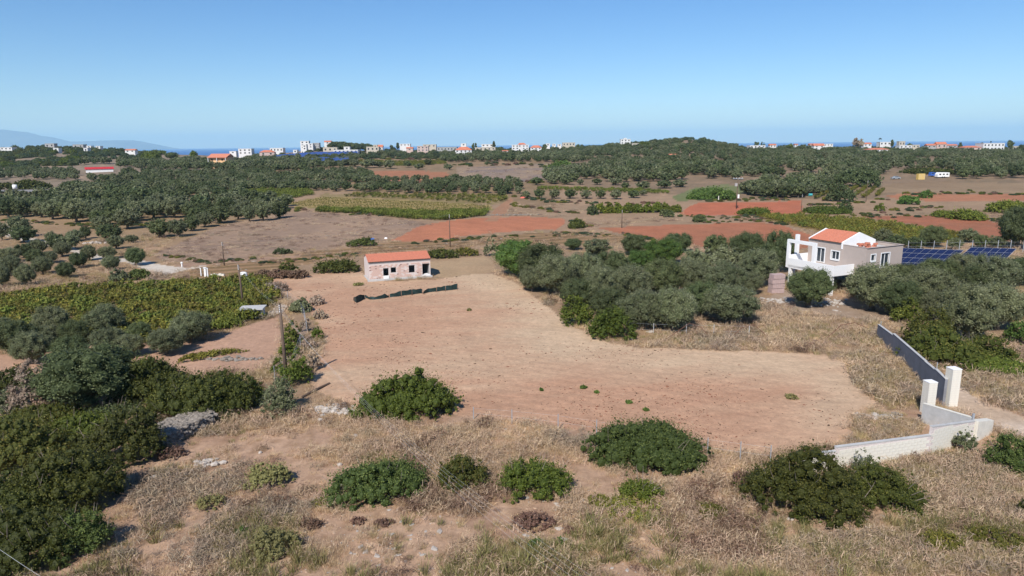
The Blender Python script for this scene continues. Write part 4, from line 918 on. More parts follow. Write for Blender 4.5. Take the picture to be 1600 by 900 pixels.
def scatter_grass(name, label, X, Y, dens_seed, sc=1., kinds=None, tall=None):
    Z = H(X, Y); px, py = proj(X, Y, Z); _, k = cover(px, py, X, Y); ok = (k < 0) & ~occupied(px, py) & (px > -80) & (px < 1680)
    n1 = fbm(X, Y, 5, 3, dens_seed); ok &= rng.random(len(X)) < np.clip(.50 + n1 * 1.6, .05, 1)
    X, Y, Z = X[ok], Y[ok], Z[ok]; n_ = len(X)
    z1 = fbm(X, Y, 6, 2, dens_seed + 1); z2 = fbm(X, Y, 4, 2, dens_seed + 2); z3 = fbm(X, Y, 8, 2, dens_seed + 3); rr = rng.random(n_)
    vi = np.where(rr < .35, 0, np.where(rr < .62, 1, np.where(rr < .85, 2, 7)))
    vi = np.where((z1 > .22) & (rng.random(n_) < .45), 2, vi); vi = np.where((z1 < -.42) & (rng.random(n_) < .4), 4, vi)
    vi = np.where((z2 > .34) & (rng.random(n_) < .18), 5, vi); vi = np.where((z3 > .3) & (rng.random(n_) < .5), 3, vi)
    vi = np.where((z3 < -.40) & (rng.random(n_) < .3), 6, vi)
    gpx, gpy = proj(X, Y, Z)
    wet = (gpy > 815) & (fbm(X, Y, 3.5, 2, 66) > -.1); vi = np.where(wet & (rng.random(n_) < .35), rng.choice([3, 6, 8, 3], n_), vi)
    s_ = sc * rng.uniform(.7, 1.35, n_) * (1 + .3 * n1[ok])
    instancer(name, label, np.stack([X, Y, Z], -1), rng.uniform(0, 6.28, n_), np.stack([s_, s_, s_ * rng.uniform(.8, 1.2, n_)], -1), vi, GT, rng.normal(0, .12, (n_, 2)))
    print(name, n_)
# foreground slope
N0 = 62000
Yf = 1 / rng.uniform(1 / 63, 1 / 29, N0); Xf = rng.uniform(-.82, .82, N0) * Yf
scatter_grass('dry_grass', 'dry straw grass, grey twigs and weeds over the foreground slope', Xf, Yf, 200, 1.05)
# open ground farther off, larger tussocks
Yf = 1 / rng.uniform(1 / 165, 1 / 60, 42000); Xf = rng.uniform(-.82, .82, len(Yf)) * Yf
scatter_grass('dry_tussocks', 'dry tussocks on the open ground in the middle distance', Xf, Yf, 230, 1.35)
# tall yellow-grey brush between the field, the dark wall and the gate
pp = pixels_in([[(1000,520),(1120,528),(1200,500),(1300,492),(1372,505),(1376,530),(1428,560),(1448,600),(1436,660),(1392,640),(1340,606),(1326,570),(1250,546),(1010,542)],
                [(1340,640),(1440,650),(1440,700),(1330,700)], [(1460,560),(1600,560),(1640,660),(1560,640),(1490,600)], [(1380,720),(1490,700),(1560,740),(1640,800),(1640,900),(1200,900),(1200,850),(1400,830)]], 7.)
q = Pmany(pp[:, 0], pp[:, 1]); kk = fbm(q[:, 0], q[:, 1], 4, 2, 301) > -.35; q = q[kk]; n_ = len(q); s_ = rng.uniform(.75, 1.45, n_)
hm = (pp[kk][:, 0] > 1330) & (pp[kk][:, 1] < 640); s_ = s_ * np.where(hm, 1.5, 1.)
instancer('tall_dry_brush', 'tall yellow and grey dry brush around the boundary wall and the gate', q, rng.uniform(0, 6, n_), np.stack([s_, s_, s_ * .95], -1), rng.choice([3, 3, 0, 2, 7, 6, 4], n_), GT, rng.normal(0, .15, (n_, 2)))
# low growth on the fallow and other middle fields
pp = pixels_in([[(236,398),(300,372),(345,352),(420,338),(480,330),(560,336),(645,345),(676,352),(620,372),(560,384),(470,392),(400,402),(330,412),(262,410)],
                [(790,322),(930,318),(930,345),(880,340),(800,338)], [(900,348),(1062,335),(1062,345),(940,356),(890,372)], [(1090,338),(1250,337),(1340,345),(1330,338),(1420,334),(1570,325),(1570,345),(1440,336),(1200,348)],
                [(300,414),(560,386),(700,373),(930,362),(1010,374),(880,384),(770,380),(700,394),(566,398),(392,434),(300,440)], [(712,262),(850,257),(900,262),(852,282),(712,280)]], 6.5)
q = Pmany(pp[:, 0], pp[:, 1]); kk = fbm(q[:, 0], q[:, 1], 9, 2, 302) > -.25; q = q[kk]; n_ = len(q); s_ = q[:, 1] / 95 * rng.uniform(.6, 1.4, n_); s_ = np.minimum(s_, 3)
vi = rng.choice([4, 7, 2, 2, 0, 5], n_)
instancer('field_scrub', 'low dry growth over the fallow fields', q, rng.uniform(0, 6, n_), np.stack([s_, s_, s_ * .5], -1), vi, GT)
# rough hedgerows and bank growth along the field edges
HR = [[(640,380),(760,372),(880,365),(960,368)],[(895,356),(1000,350),(1190,345),(1240,353)],[(1060,338),(1150,340),(1260,337)],[(1380,331),(1480,322),(1600,320)],[(1330,337),(1450,336),(1580,346)],[(1385,304),(1500,302),(1620,303)],
      [(440,330),(480,327),(560,335),(645,344)],[(250,398),(330,411),(400,404)],[(580,283),(640,288),(705,283)],[(705,258),(800,256),(905,262)],[(800,306),(870,316),(940,318),(1060,318)],[(1060,314),(1100,314),(1190,312),(1250,313)],[(800,320),(860,330),(930,336)],[(330,298),(420,292),(500,296)],
      [(700,284),(780,284),(850,285)],[(1262,320),(1330,318),(1385,312)],[(0,300),(120,304),(240,302)],[(180,352),(250,350),(330,346)],[(0,345),(120,352),(200,362)],[(404,412),(480,405),(560,398)],[(890,345),(940,356),(1000,372),(1060,384)],[(570,250),(640,248),(700,250)],[(1100,250),(1200,252),(1290,256)]]
hp = []
for seq in HR:
    a = np.array(seq, float)
    for k in range(len(a) - 1):
        n_ = int(np.hypot(*(a[k + 1] - a[k])) / 3.2); f = rng.random(n_)[:, None]; hp.append(a[k] * (1 - f) + a[k + 1] * f + rng.normal(0, 1, (n_, 2)) * [3, 1.3])
hp = np.concatenate(hp); q = Pmany(hp[:, 0], hp[:, 1]); kk = fbm(q[:, 0], q[:, 1], 14, 2, 310) > -.25; q = q[kk]; n_ = len(q); w_ = q[:, 1] / F * rng.uniform(4, 11, n_)
instancer('hedgerow', 'rough low hedgerow growth along the banks between the distant fields', q, rng.uniform(0, 6, n_), np.stack([w_ * .6, w_ * .5, w_ * .30], -1), rng.choice([0, 1, 2, 3, 4, 5, 5, 0], n_), SCR)
# clods and little stones on the ploughed field
def clod(seed, mat):
    gg = np.random.default_rng(seed); return mesh('clod', ICOV * gg.uniform(.6, 1.2, (len(ICOV), 1)) * [1, .8, .6], ICOT, M[mat])
M['clod'] = simple('clod', tuple(alb(150, 98, 74)), .95, 3, .3); M['clodp'] = simple('pale_clod', tuple(alb(214, 180, 150)), .95, 3, .2)
M['litter'] = simple('plant_litter', tuple(alb(104, 82, 62)), .95, 3, .3)
CL = [clod(1, 'clod'), clod(2, 'clodp'), clod(3, 'litter'), clod(4, 'stone_pale')]
pp = pixels_in([FIELDS[21][4]], 4.6); q = Pmany(pp[:, 0], pp[:, 1]); kk = (fbm(q[:, 0], q[:, 1], 6, 3, 303) + rng.normal(0, .3, len(q)) > .18); q = q[kk]; n_ = len(q); s_ = np.abs(rng.normal(.0, .038, n_)) + .012
s_ = s_ * np.clip(q[:, 1] / 55, 1, 2.0)
instancer('clods', 'clods, stones and plant litter on the ploughed field', q, rng.uniform(0, 6, n_), np.stack([s_ * rng.uniform(.9, 2, n_), s_, s_ * .8], -1), rng.choice([0, 0, 2, 1, 2, 2], n_), CL)
pp = pixels_in([FIELDS[1][4], [(-40,640),(560,640),(1300,720),(1600,720),(1600,900),(100,900)], FIELDS[22][4]], 17.); q = Pmany(pp[:, 0], pp[:, 1]); n_ = len(q)
kk = (fbm(q[:, 0], q[:, 1], 7, 2, 304) > .05) & ~occupied(pp[:, 0], pp[:, 1]); q = q[kk]; n_ = len(q); s_ = np.clip(np.abs(rng.normal(0, .12, n_)), .05, .35) * np.clip(q[:, 1] / 80, .8, 1.6)
instancer('scattered_stones', 'pale stones scattered over the slopes and the terraced field', q, rng.uniform(0, 6, n_), np.stack([s_ * 1.3, s_, s_ * .7], -1), rng.choice([3, 3, 1], n_), CL)
# green weeds in the ploughed field
for i, (px, py, w_) in enumerate([(911, 608, 12), (932, 615, 8), (983, 632, 13), (1009, 643, 10), (846, 611, 6), (733, 486, 8), (1236, 625, 20)]):
    bush(px, py, py - w_ * .5, w_, 'weed' if i > 4 else 'bright', ['green weed tuft, leftmost of four on the ploughed field', 'smallest green weed tuft beside the leftmost one', 'largest green weed tuft on the ploughed field', 'green weed tuft right of the largest one', 'tiny weed tuft at the left of the others', 'weed tuft far out on the ploughed field below the net', 'yellow-green weed patch near the right end of the ploughed field'][i], 'weed_tuft', 'weed', nmul=2)
for i, (px, py, yt, w_) in enumerate([(378, 842, 824, 26), (875, 860, 840, 20), (835, 868, 838, 26), (120, 690, 680, 14)][:3]):
    bush(px, py, yt, w_, 'bright', ['small fresh green weed in the foreground left of the yellow brush', 'small green weed at the bottom right of the three bushes', 'leafy weed stem in the foreground centre'][i], 'weed_tuft', 'weed', nmul=1.5)
for i, (px, py, yt, w_) in enumerate([(1165, 768, 738, 60), (485, 832, 808, 46), (600, 826, 812, 36), (560, 822, 808, 30), (835, 834, 806, 80), (890, 838, 822, 24), (270, 720, 698, 50), (470, 660, 650, 40)]):
    bush(px, py, yt, w_, 'brown_twig', ['dark purple-brown dead shrub left of the big bronze bush', 'dark brown dead shrub below the wide mid-green bush, leftmost', 'brown dead shrub, rightmost of three below the wide green bush', 'brown dead shrub, middle of three below the wide green bush', 'wide reddish dead shrub below the rightmost of the three bushes', 'small rusty round dead shrub right of the wide reddish one', 'brown dead shrub at the foot of the dry-stone wall', 'reddish dead shrub below the pale stone heap'][i], 'dry_shrub', 'dry shrub', ratio=.7, nmul=.6)
for i, (px, py, yt, w_) in enumerate([(430, 880, 826, 90), (420, 770, 724, 84), (930, 860, 845, 40), (330, 800, 770, 50)]):
    bush(px, py, yt, w_, 'weed', ['tall yellow-green brush in the foreground left of centre', 'grey-green scrub clump above it beside the stones', 'thin green scrub at the bottom centre', 'thin grey-green scrub right of the left thicket'][i], 'scrub_clump', 'scrub', ratio=.8, nmul=.45)
#@@BUILT
# ------------------------------------------------------------------ roofless brick house with a tiled roof
def part(name, b, mat, parent, smooth=False, label=None):
    o = obj(name, b.me(name, M[mat] if isinstance(mat, str) else mat, smooth), parent)
    if label: o['label'] = label
    return o
def wall_with_holes(b, L_, z0, z1, th, holes, y=0.):
    """wall along +x from 0 to L_, thickness th towards +y, rectangular openings (x0,x1,za,zb)"""
    xs_ = sorted({0., L_, *[h[0] for h in holes], *[h[1] for h in holes]})
    for xa, xb in zip(xs_[:-1], xs_[1:]):
        hh = [h for h in holes if h[0] <= xa + 1e-6 and h[1] >= xb - 1e-6]; zs_ = [z0]
        for h in sorted(hh, key=lambda t: t[2]): zs_ += [h[2], h[3]]
        zs_.append(z1)
        for za, zb in zip(zs_[::2], zs_[1::2]):
            if zb - za > .01: b.box(((xa + xb) / 2, y + th / 2, za), (xb - xa, th, zb - za))
FL = np.array([-22.5, 105.7]); FR = np.array([-13.2, 109.0]); HA = math.atan2(FR[1] - FL[1], FR[0] - FL[0]); HL = float(np.linalg.norm(FR - FL)); HD = 5.15
t = thing('brick_house', 'small unfinished brick house with orange tiled roof and empty window openings', 'house', (FL[0], FL[1], 0), HA)
EV, RG = 3.08, 3.85
front = [(2.25, 3.1, .45, 1.95), (3.45, 4.3, 1.15, 2.0), (6.35, 7.3, .95, 2.15), (8.55, 9.75, .35, 2.25)]
b = MB(); wall_with_holes(b, HL, .25, EV - .35, .2, front); part('front_wall', b, 'mortar', t)
b = MB(); b.box((HL / 2, .09, EV - .35), (HL + .02, .24, .35)); part('ring_beam', b, 'concrete', t)
# brick courses: proud bricks on the front wall
br = []
for k in range(26):
    for zrow in range(11): br.append((.22 + k * .36 + (zrow % 2) * .18, .36 + zrow * .218))
bm_ = MB(); bm_.box((0, 0, 0), (.34, .03, .195)); brick_me = bm_.me('brick', M['brick']); bm_ = MB(); bm_.box((0, 0, .02), (.30, .024, .12)); brick_dark = bm_.me('brick', M['brickhole'])
gb = np.random.default_rng(5); nbk = 0
for x, z in br:
    if any(h[0] - .19 < x < h[1] + .19 and h[2] - .2 < z < h[3] + .03 for h in front) or x > HL - .2 or z > EV - .55: continue
    u_ = gb.random()
    if u_ < .18: continue
    obj('brick', brick_dark if u_ > .93 else brick_me, t, (x, -.012 - .004 * gb.random(), z)); nbk += 1
b = MB(); b.box((HL / 2, -.03, -1.0), (HL + .5, .5, 1.28)); b.box((HL / 2, HD / 2, -1.), (HL + .3, HD + .3, 1.1)); part('plinth', b, 'concrete', t)
b = MB(); b.box((2.67, .0, .24), (.84, .26, .5)); part('door_sill_block', b, 'white', t)
b = MB()
for k in range(7): b.box((8.6 + k * .19, -.02, .2), (.2, .22, .25 + .22 * math.sin(k / 6 * math.pi)))
part('rubble_sill', b, 'white', t)
b = MB()   # gable wall on the left with a slit opening
for (ya, yb_, za, zb) in [(.2, 1.5, .25, EV - .02), (1.5, 2.3, .25, .55), (1.5, 2.3, 2.5, EV - .02), (2.3, HD, .25, EV - .02)]: b.box((.1, (ya + yb_) / 2, za), (.2, yb_ - ya, zb - za))
b.add([(0, .0, EV - .02), (0, HD, EV - .02), (0, HD / 2, RG - .03), (.2, .0, EV - .02), (.2, HD, EV - .02), (.2, HD / 2, RG - .03)], [(0, 3, 5, 2), (1, 2, 5, 4)], [(0, 2, 1), (3, 4, 5)])
part('gable_wall', b, 'mortar', t); b = MB(); b.add([(HL - .2, .0, EV - .02), (HL - .2, HD, EV - .02), (HL - .2, HD / 2, RG - .03), (HL, .0, EV - .02), (HL, HD, EV - .02), (HL, HD / 2, RG - .03)], [(0, 3, 5, 2), (1, 2, 5, 4)], [(0, 2, 1), (3, 4, 5)])
part('gable_wall', b, 'mortar', t)
b = MB(); b.box((HL - .1, HD / 2 + .1, .25), (.2, HD - .2, EV - .27)); b.box((HL / 2, HD - .1, .25), (HL - .42, .2, EV - .27)); b.box((4.9, HD / 2, .25), (.15, HD - .42, EV - .3)); part('back_wall', b, 'grey', t)
b = MB(); b.box((HL / 2, HD / 2 + .1, .12), (HL - .42, HD - .5, .14)); part('floor_slab', b, 'grey', t)
def tiled_slope(p0, p1, p2, p3, nx, ny, name, parent, mat='tile'):
    """p0-p1 eave, p3-p2 ridge; corrugated tile courses"""
    p0, p1, p2, p3 = [np.array(q_, float) for q_ in (p0, p1, p2, p3)]; nn = unit(np.cross(p1 - p0, p3 - p0)); 
    uu = np.linspace(0, 1, nx * 4 + 1); V = []; vs = []
    for j in range(ny): vs += [(j / ny, .045), ((j + 1) / ny - .002, .008)]
    for (v, lift) in vs:
        a_ = p0 * (1 - v) + p3 * v; c_ = p1 * (1 - v) + p2 * v
        V.append(a_ * (1 - uu)[:, None] + c_ * uu[:, None] + nn * (lift + .035 * np.abs(np.sin(uu * nx * math.pi)))[:, None])
    nn_ = len(uu); ii = (np.arange(len(vs) - 1)[:, None] * nn_ + np.arange(nn_ - 1)[None]).ravel()
    me = mesh(name, np.concatenate(V), np.stack([ii, ii + 1, ii + nn_ + 1, ii + nn_], -1), M[mat], None, False); return obj(name, me, parent)
rf = tiled_slope((-.08, -.22, EV - .02), (HL + .08, -.22, EV - .02), (HL + .08, HD / 2, RG + .06), (-.08, HD / 2, RG + .06), 40, 9, 'roof', t)
b = MB(); b.hexa([(-.06, -.2, EV - .08), (HL + .06, -.2, EV - .08), (HL + .06, HD / 2, RG - .01), (-.06, HD / 2, RG - .01), (-.06, -.2, EV - .04), (HL + .06, -.2, EV - .04), (HL + .06, HD / 2, RG + .03), (-.06, HD / 2, RG + .03)]); part('roof_board', b, 'wood', rf)
tiled_slope((HL + .08, HD + .2, EV - .02), (-.08, HD + .2, EV - .02), (-.08, HD / 2, RG + .06), (HL + .08, HD / 2, RG + .06), 40, 9, 'back_roof', t)
b = MB()
for k in range(24): b.box((HL / 24 * (k + .5), HD / 2, RG + .05), (HL / 24 * .9, .24, .10), taper=.75)
part('ridge_tiles', b, 'tile', t)
# ------------------------------------------------------------------ collapsed shade-net fence in the field
t = thing('net_fence', 'sagging dark green shade-net fence leaning in the ploughed field before the brick house', 'fence', (0, 0, 0))
def net(seq):
    V = []
    for (px, yt, yb) in seq:
        p = P(px, yb + .3); h = max(hgt(p, yt - .7), .05); V.append((p, h))
    xs_ = np.array([v[0] for v in V]); hs_ = np.array([v[1] for v in V]); n = len(seq); tt = np.linspace(0, n - 1, (n - 1) * 6 + 1)
    X = np.stack([np.interp(tt, np.arange(n), xs_[:, i]) for i in range(3)], -1); Hh = np.interp(tt, np.arange(n), hs_)
    rows = []
    for j in range(6):
        f = j / 5; off = .10 * np.sin(tt * 3.1 + f * 2) * (f + .2); q_ = X.copy(); q_[:, 1] += off; q_[:, 2] += Hh * f + .03 * np.sin(tt * 5) * f; rows.append(q_)
    m_ = len(tt); A = np.concatenate(rows); B = A + [0, .03, 0]; ii = (np.arange(5)[:, None] * m_ + np.arange(m_ - 1)[None]).ravel()
    Qa = np.stack([ii, ii + 1, ii + m_ + 1, ii + m_], -1)
    return mesh('net_panel', np.concatenate([A, B]), np.concatenate([Qa, Qa[:, ::-1] + len(A)]), M['net'], None, False)
for seq in [[(552, 466, 469), (557, 463.5, 473), (564, 461, 470), (570, 461.5, 466)], [(570, 461.5, 464.5), (577, 464.2, 467.5), (585, 465, 468), (594, 462.5, 467), (601, 460, 466), (608, 462.5, 464)],
            [(609, 460.5, 464), (618, 458, 463.5), (627, 455.5, 462.5)], [(627.5, 455.5, 462.2), (637, 454, 460.8), (643.5, 453.2, 460)], [(644, 453.2, 460), (652, 452.3, 459), (659.5, 452.4, 457.8)],
            [(661.5, 457.5, 459), (664, 454, 458), (670, 451.5, 456.5), (682, 450, 455.3)], [(682.5, 449.8, 455.3), (690, 448.5, 454.3), (696, 447.6, 453.8)], [(696.5, 447.6, 453.6), (706, 445.8, 452.8), (714.5, 444.2, 451.8)]]:
    obj('net_panel', net(seq), t)
for px, yt, yb in [(554, 465, 475), (608, 459.5, 466), (627, 454.5, 463.5), (644, 452.5, 461), (661, 452, 460), (682, 449, 456.5), (696, 446.8, 455), (715, 443.5, 453.5)]:
    p = P(px, yb); b = MB(); b.tube([p - (0, 0, .2), p + (0, 0, hgt(p, yt))], .03, 6); part('post', b, 'rust', t)
# ------------------------------------------------------------------ villa
VA = np.array([-.42, .907]); VA /= np.linalg.norm(VA); VB = np.array([VA[1], -VA[0]]); VC = np.array([48.5, 92.1])
vrot = math.atan2(VB[1], VB[0])       # local x = VB, local y = VA
T = thing('villa', 'taupe two-storey villa with white balcony, white pergola frame and orange tiled roof', 'house', (VC[0], VC[1], 0), vrot)
FLO = 3.55
b = MB(); wall_with_holes(b, 7.35, 2.35, 6.62, .25, [(.95, 1.8, 4.75, 5.65), (3.0, 4.65, FLO + .05, 5.68)]); part('right_wall', b, 'taupe', T)
def wallA(b, L_, z0, z1, th, holes, x0, y0):
    b2 = MB(); wall_with_holes(b2, L_, z0, z1, th, holes)
    V = np.concatenate(b2.V); V = np.stack([x0 + V[:, 1], y0 + V[:, 0], V[:, 2]], -1); Q = np.concatenate(b2.Q)[:, ::-1]; b.add(V, Q); return b
b = MB(); wallA(b, 3.65, 2.35, 6.62, .25, [], 0, .25); part('side_wall', b, 'taupe', T)
b = MB(); wallA(b, 5.95, 2.6, 6.84, .25, [(4.35 - 3.9, 5.65 - 3.9, 4.35, 5.55), (6.85 - 3.9, 8.3 - 3.9, FLO + .05, 5.7)], -.03, 3.9); part('upper_wall', b, 'taupe', T)
b = MB(); b.box((3.6, 9.75, 2.6), (7.2, .25, 4.2)); b.box((7.22, 5.0, 2.35), (.25, 9.3, 4.2)); part('rear_wall', b, 'taupe', T)
b = MB(); b.box((3.6, 2.0, 6.05), (6.85, 3.6, .12)); b.box((3.6, 4.9, FLO - .2), (6.9, 9.5, .2)); part('roof_terrace', b, 'concrete', T)
b = MB(); b.box((3.675, .02, 6.62), (7.45, .3, .05)); b.box((7.2, 2.1, 6.62), (.3, 3.7, .05)); b.box((.1, 2.1, 6.62), (.28, 3.7, .05)); part('coping', b, 'taupe', T)
# gable with white face towards the terrace
b = MB(); gz = lambda x: 6.84 + (8.0 - 6.84) * (1 - abs(x - 3.3) / 3.3)
for (y0, y1) in ((3.85, 4.1), (9.62, 9.87)):
    V = []
    for y in (y0, y1): V += [(-.06, y, 6.0 if y0 < 5 else 6.8), (6.66, y, 6.0 if y0 < 5 else 6.8), (6.66, y, 6.95), (3.3, y, 8.18), (-.06, y, 6.95)]
    b.add(V, [(0, 5, 6, 1), (1, 6, 7, 2), (2, 7, 8, 3), (3, 8, 9, 4), (4, 9, 5, 0)], [(0, 1, 2), (0, 2, 3), (0, 3, 4), (5, 7, 6), (5, 8, 7), (5, 9, 8)])
part('white_gable', b, 'white', T)
tiled_slope((-.22, 9.6, 6.84), (-.22, 4.12, 6.84), (3.3, 4.12, 8.06), (3.3, 9.6, 8.06), 24, 10, 'roof', T)
tiled_slope((6.8, 4.12, 6.84), (6.8, 9.6, 6.84), (3.3, 9.6, 8.06), (3.3, 4.12, 8.06), 24, 10, 'back_roof', T)
b = MB(); b.box((3.3, 6.86, 8.05), (.26, 5.5, .1), taper=.7); part('ridge_tiles', b, 'tile', T)
b = MB(); b.box((-.1, 6.86, 6.76), (.2, 5.5, .07)); part('eave_board', b, 'wood', T)
def window(x, y, w, z0, z1, face, leafs, door=False, name='window'):
    """face 'R' lies on the right wall (local x), 'U' on the upper wall (local y)"""
    f = thing_part = obj(name, None, T)
    def bx(c0, c1, za, zb, dep, th, mat, nm, par):
        b = MB()
        if face == 'R': b.box(((c0 + c1) / 2, y + dep, za), (c1 - c0, th, zb - za))
        else: b.box((x_off + dep, (c0 + c1) / 2, za), (th, c1 - c0, zb - za))
        return b
    x_off = -.03; allb = MB()
    def add(c0, c1, za, zb, dep, th):
        if face == 'R': allb.box(((c0 + c1) / 2, y + dep, za), (c1 - c0, th, zb - za))
        else: allb.box((x_off + dep, (c0 + c1) / 2, za), (th, c1 - c0, zb - za))
    s0 = .14
    add(x - s0, x, z0 - .05, z1 + .12, .02, .12); add(x + w, x + w + s0, z0 - .05, z1 + .12, .02, .12); add(x, x + w, z1, z1 + .12, .02, .12)
    if not door: add(x - .02, x + w + .02, z0 - .12, z0, -.02, .2)
    for k in range(leafs + 1): cx = x + .03 + (w - .06) * k / leafs; add(cx - .04, cx + .04, z0, z1, .12, .06)
    add(x + .04, x + w - .04, z0, z0 + .09, .125, .055); add(x + .04, x + w - .04, z1 - .08, z1, .125, .055)
    fr = obj('frame', allb.me('frame', M['frame']), f)
    gl = MB()
    if face == 'R': gl.box((x + w / 2, y + .16, z0), (w, .02, z1 - z0))
    else: gl.box((x_off + .16, x + w / 2, z0), (.02, w, z1 - z0))
    obj('pane', gl.me('pane', M['glass']), f); return f
def window2(*a, **k): return window(*a, **k)
window(.95, 0, .85, 4.75, 5.65, 'R', 1); window(3.0, 0, 1.65, FLO + .05, 5.68, 'R', 2, True, 'balcony_door')
window(4.35, 0, 1.3, 4.35, 5.55, 'U', 2); window(6.85, 0, 1.45, FLO + .05, 5.7, 'U', 2, True, 'sliding_door')
# a lit curtain edge behind the sliding door
b = MB(); b.box((.24, 7.95, FLO + .1), (.02, .55, 2.0)); part('curtain', b, 'white', T)
# balcony: slab, parapets
BX0, BX1, BY0, BY1 = -3.9, -.05, 1.95, 9.8
b = MB(); b.box(((BX0 + BX1) / 2, (BY0 + BY1) / 2, 2.9), (BX1 - BX0, BY1 - BY0, .3)); b.box((2.6, -.5, 3.2), (4.8, 1., .2)); part('balcony_slab', b, 'white', T)
b = MB(); b.box((BX0 + .09, (BY0 + BY1) / 2, 2.75), (.18, BY1 - BY0 - .002, 1.45)); part('front_parapet', b, 'white', T)
b = MB(); b.box(((BX0 + BX1) / 2 + .1, BY0 - .09, 2.75), (BX1 - BX0 + .2, .18, 1.42)); part('side_parapet', b, 'white', T)
b = MB(); b.box(((BX0 + BX1) / 2 + .1, BY1 + .09, 2.75), (BX1 - BX0 + .2, .18, 1.9)); part('far_parapet', b, 'white', T)
for x, y in ((BX0 + .25, BY0 + .3), (BX0 + .25, BY1 - .3), (BX0 + .25, 5.0)):
    b = MB(); b.box((x, y, -.2), (.42, .42, 3.08)); part('column', b, 'white', T)
b = MB(); b.box((.3, 1.0, -.1), (.4, 1.4, 2.6)); b.box((2.5, 9.4, -.1), (4.8, .3, 2.7)); b.box((7.1, 4.8, -.1), (.3, 9.0, 2.5)); b.box((5.6, .2, -.1), (3.2, .3, 2.45)); part('ground_floor_wall', b, 'grey', T)
b = MB(); b.box((3.65, .0, 2.30), (7.3, .1, .06)); part('green_edge', b, 'greenedge', T)
# pergola frame: two posts and beam on the front parapet, taller post behind
pg = obj('pergola_frame', None, T)
b = MB(); b.box((BX0 + .25, 10.1, 2.77), (.42, .42, 4.15)); obj('post', b.me('post', M['white']), pg)
b = MB(); b.box((BX0 + .25, 5.5, 2.77), (.42, .5, 4.15)); obj('post', b.me('post', M['white']), pg)
b = MB(); b.box((BX0 + .25, 7.82, 6.47), (.42, 4.12, .45)); obj('beam', b.me('beam', M['white']), pg)
b = MB(); b.box((-1.6, 10.5, .0), (.46, .46, 7.45)); obj('post', b.me('post', M['white']), pg)
def onvilla(name, label, cat, x, y, z, b, mat):
    q = VC + VB * x + VA * y; o = obj(name, b.me(name, M[mat]), None, (q[0], q[1], z), vrot); tag(o, label, cat); return o
for i, (x, y, n_) in enumerate([(1.4, 2.2, 3), (3.0, 2.3, 3), (5.0, 2.6, 2)]):
    b = MB(); gr = np.random.default_rng(i)
    for k in range(n_):
        for j in range(2): b.box((gr.uniform(-.35, .35), gr.uniform(-.15, .15), .0 + k * .27), (.45, .3, .25), gr.uniform(-.3, .3))
    onvilla('tile_stack', ['stack of spare red roof tiles on the villa terrace, nearest the corner', 'stack of spare red roof tiles in the middle of the villa terrace', 'low heap of red tiles at the right of the villa terrace'][i], 'tiles', x, y, 6.175, b, 'tile')
# pink block packs left of the villa
p0 = P(1212, 457)
for k in range(4):
    b = MB(); b.box((0, 0, 0), (1.9 - .1 * (k == 3), 1.1, .64)); 
    for j in range(4): b.box((-.7 + j * .47, -.56, .03), (.42, .03, .58))
    o = obj('block_pack', b.me('block_pack', M['pinkblk']), None, (p0[0] + .06 * (k % 2), p0[1], p0[2] + k * .68), .18 + .05 * (k % 2))
    tag(o, ['bottom pack of pinkish blocks in the stack left of the villa', 'second pack from the bottom of the pinkish block stack', 'third pack from the bottom of the pinkish block stack', 'topmost pack of the pinkish block stack left of the villa'][k], 'block pack')
b = MB(); gr = np.random.default_rng(9)
for k in range(60): b.add(ICOV * gr.uniform(.08, .28) * [1.2, 1, .6] + [gr.normal(0, 1.6), gr.normal(0, .8), .05], (), ICOT)
p = P(1210, 470); o = obj('rubble', b.me('rubble', M['stone_pale']), None, tuple(p)); tag(o, 'pale rubble on the ground left of the villa', None, None, 'stuff')
o = obj('rubble', b.me('rubble', M['stone_pale']), None, tuple(P(1298, 474)), .8); tag(o, 'white rubble under the villa balcony', None, None, 'stuff')
# ------------------------------------------------------------------ solar arrays
def array(T0, T1, D, nu, nv, label, posts):
    T0, T1, D = map(np.array, (T0, T1, D)); t = thing('solar_array', label, 'solar panels', tuple(T0)); nn = unit(np.cross(T1 - T0, -D)); nn = nn if nn[2] > 0 else -nn
    me = None
    for i in range(nu):
        for j in range(nv):
            a = (T1 - T0) * (i + .03) / nu + D * (j + .02) / nv; u_ = (T1 - T0) * .94 / nu; v_ = D * .95 / nv
            if me is None:
                e = nn * .05; me = MB().hexa([q for q in (0 * u_, v_, u_ + v_, u_)] + [q + e for q in (0 * u_, v_, u_ + v_, u_)]).me('panel', M['pv'])
            obj('panel', me, t, tuple(a))
    b = MB()
    for j in range(nv + 1): q = D * j / nv + nn * .03; b.tube([q, q + (T1 - T0)], .018, 5)
    for i in range(nu + 1): q = (T1 - T0) * i / nu + nn * .0; b.tube([q, q + D], .024, 5)
    part('mounting_rails', b, 'steel', t)
    for k in range(posts):
        for f in (.15, .8):
            q = (T1 - T0) * (k + .5) / posts + D * f - nn * .06; w = q + T0; gz_ = float(H(w[0], w[1])) - T0[2]
            b = MB(); b.tube([q, (q[0], q[1], gz_ - .2)], .05, 6); part('post', b, 'steel', t)
            if f > .5: b = MB(); b.tube([(q[0], q[1], gz_ + .1), q - D * .3], .035, 5); part('brace', b, 'steel', t)
T0, T1, B1 = unp(1398, 387.2, 2.9), unp(1505.5, 391.3, 2.9), unp(1471, 421, .75)
array(T0, T1, B1 - T1, 9, 4, 'first tilted dark blue solar array, right beside the villa', 4)
T0b, T1b = unp(1517, 386.6, 3.0), unp(1588, 388.8, 3.0)
array(T0b, T1b, (B1 - T1) * .95, 6, 4, 'second tilted dark blue solar array, farther right behind the olives', 3)
t = thing('wire_fence', 'wire fence on steel posts behind the solar arrays', 'fence', (0, 0, 0)); tops = []
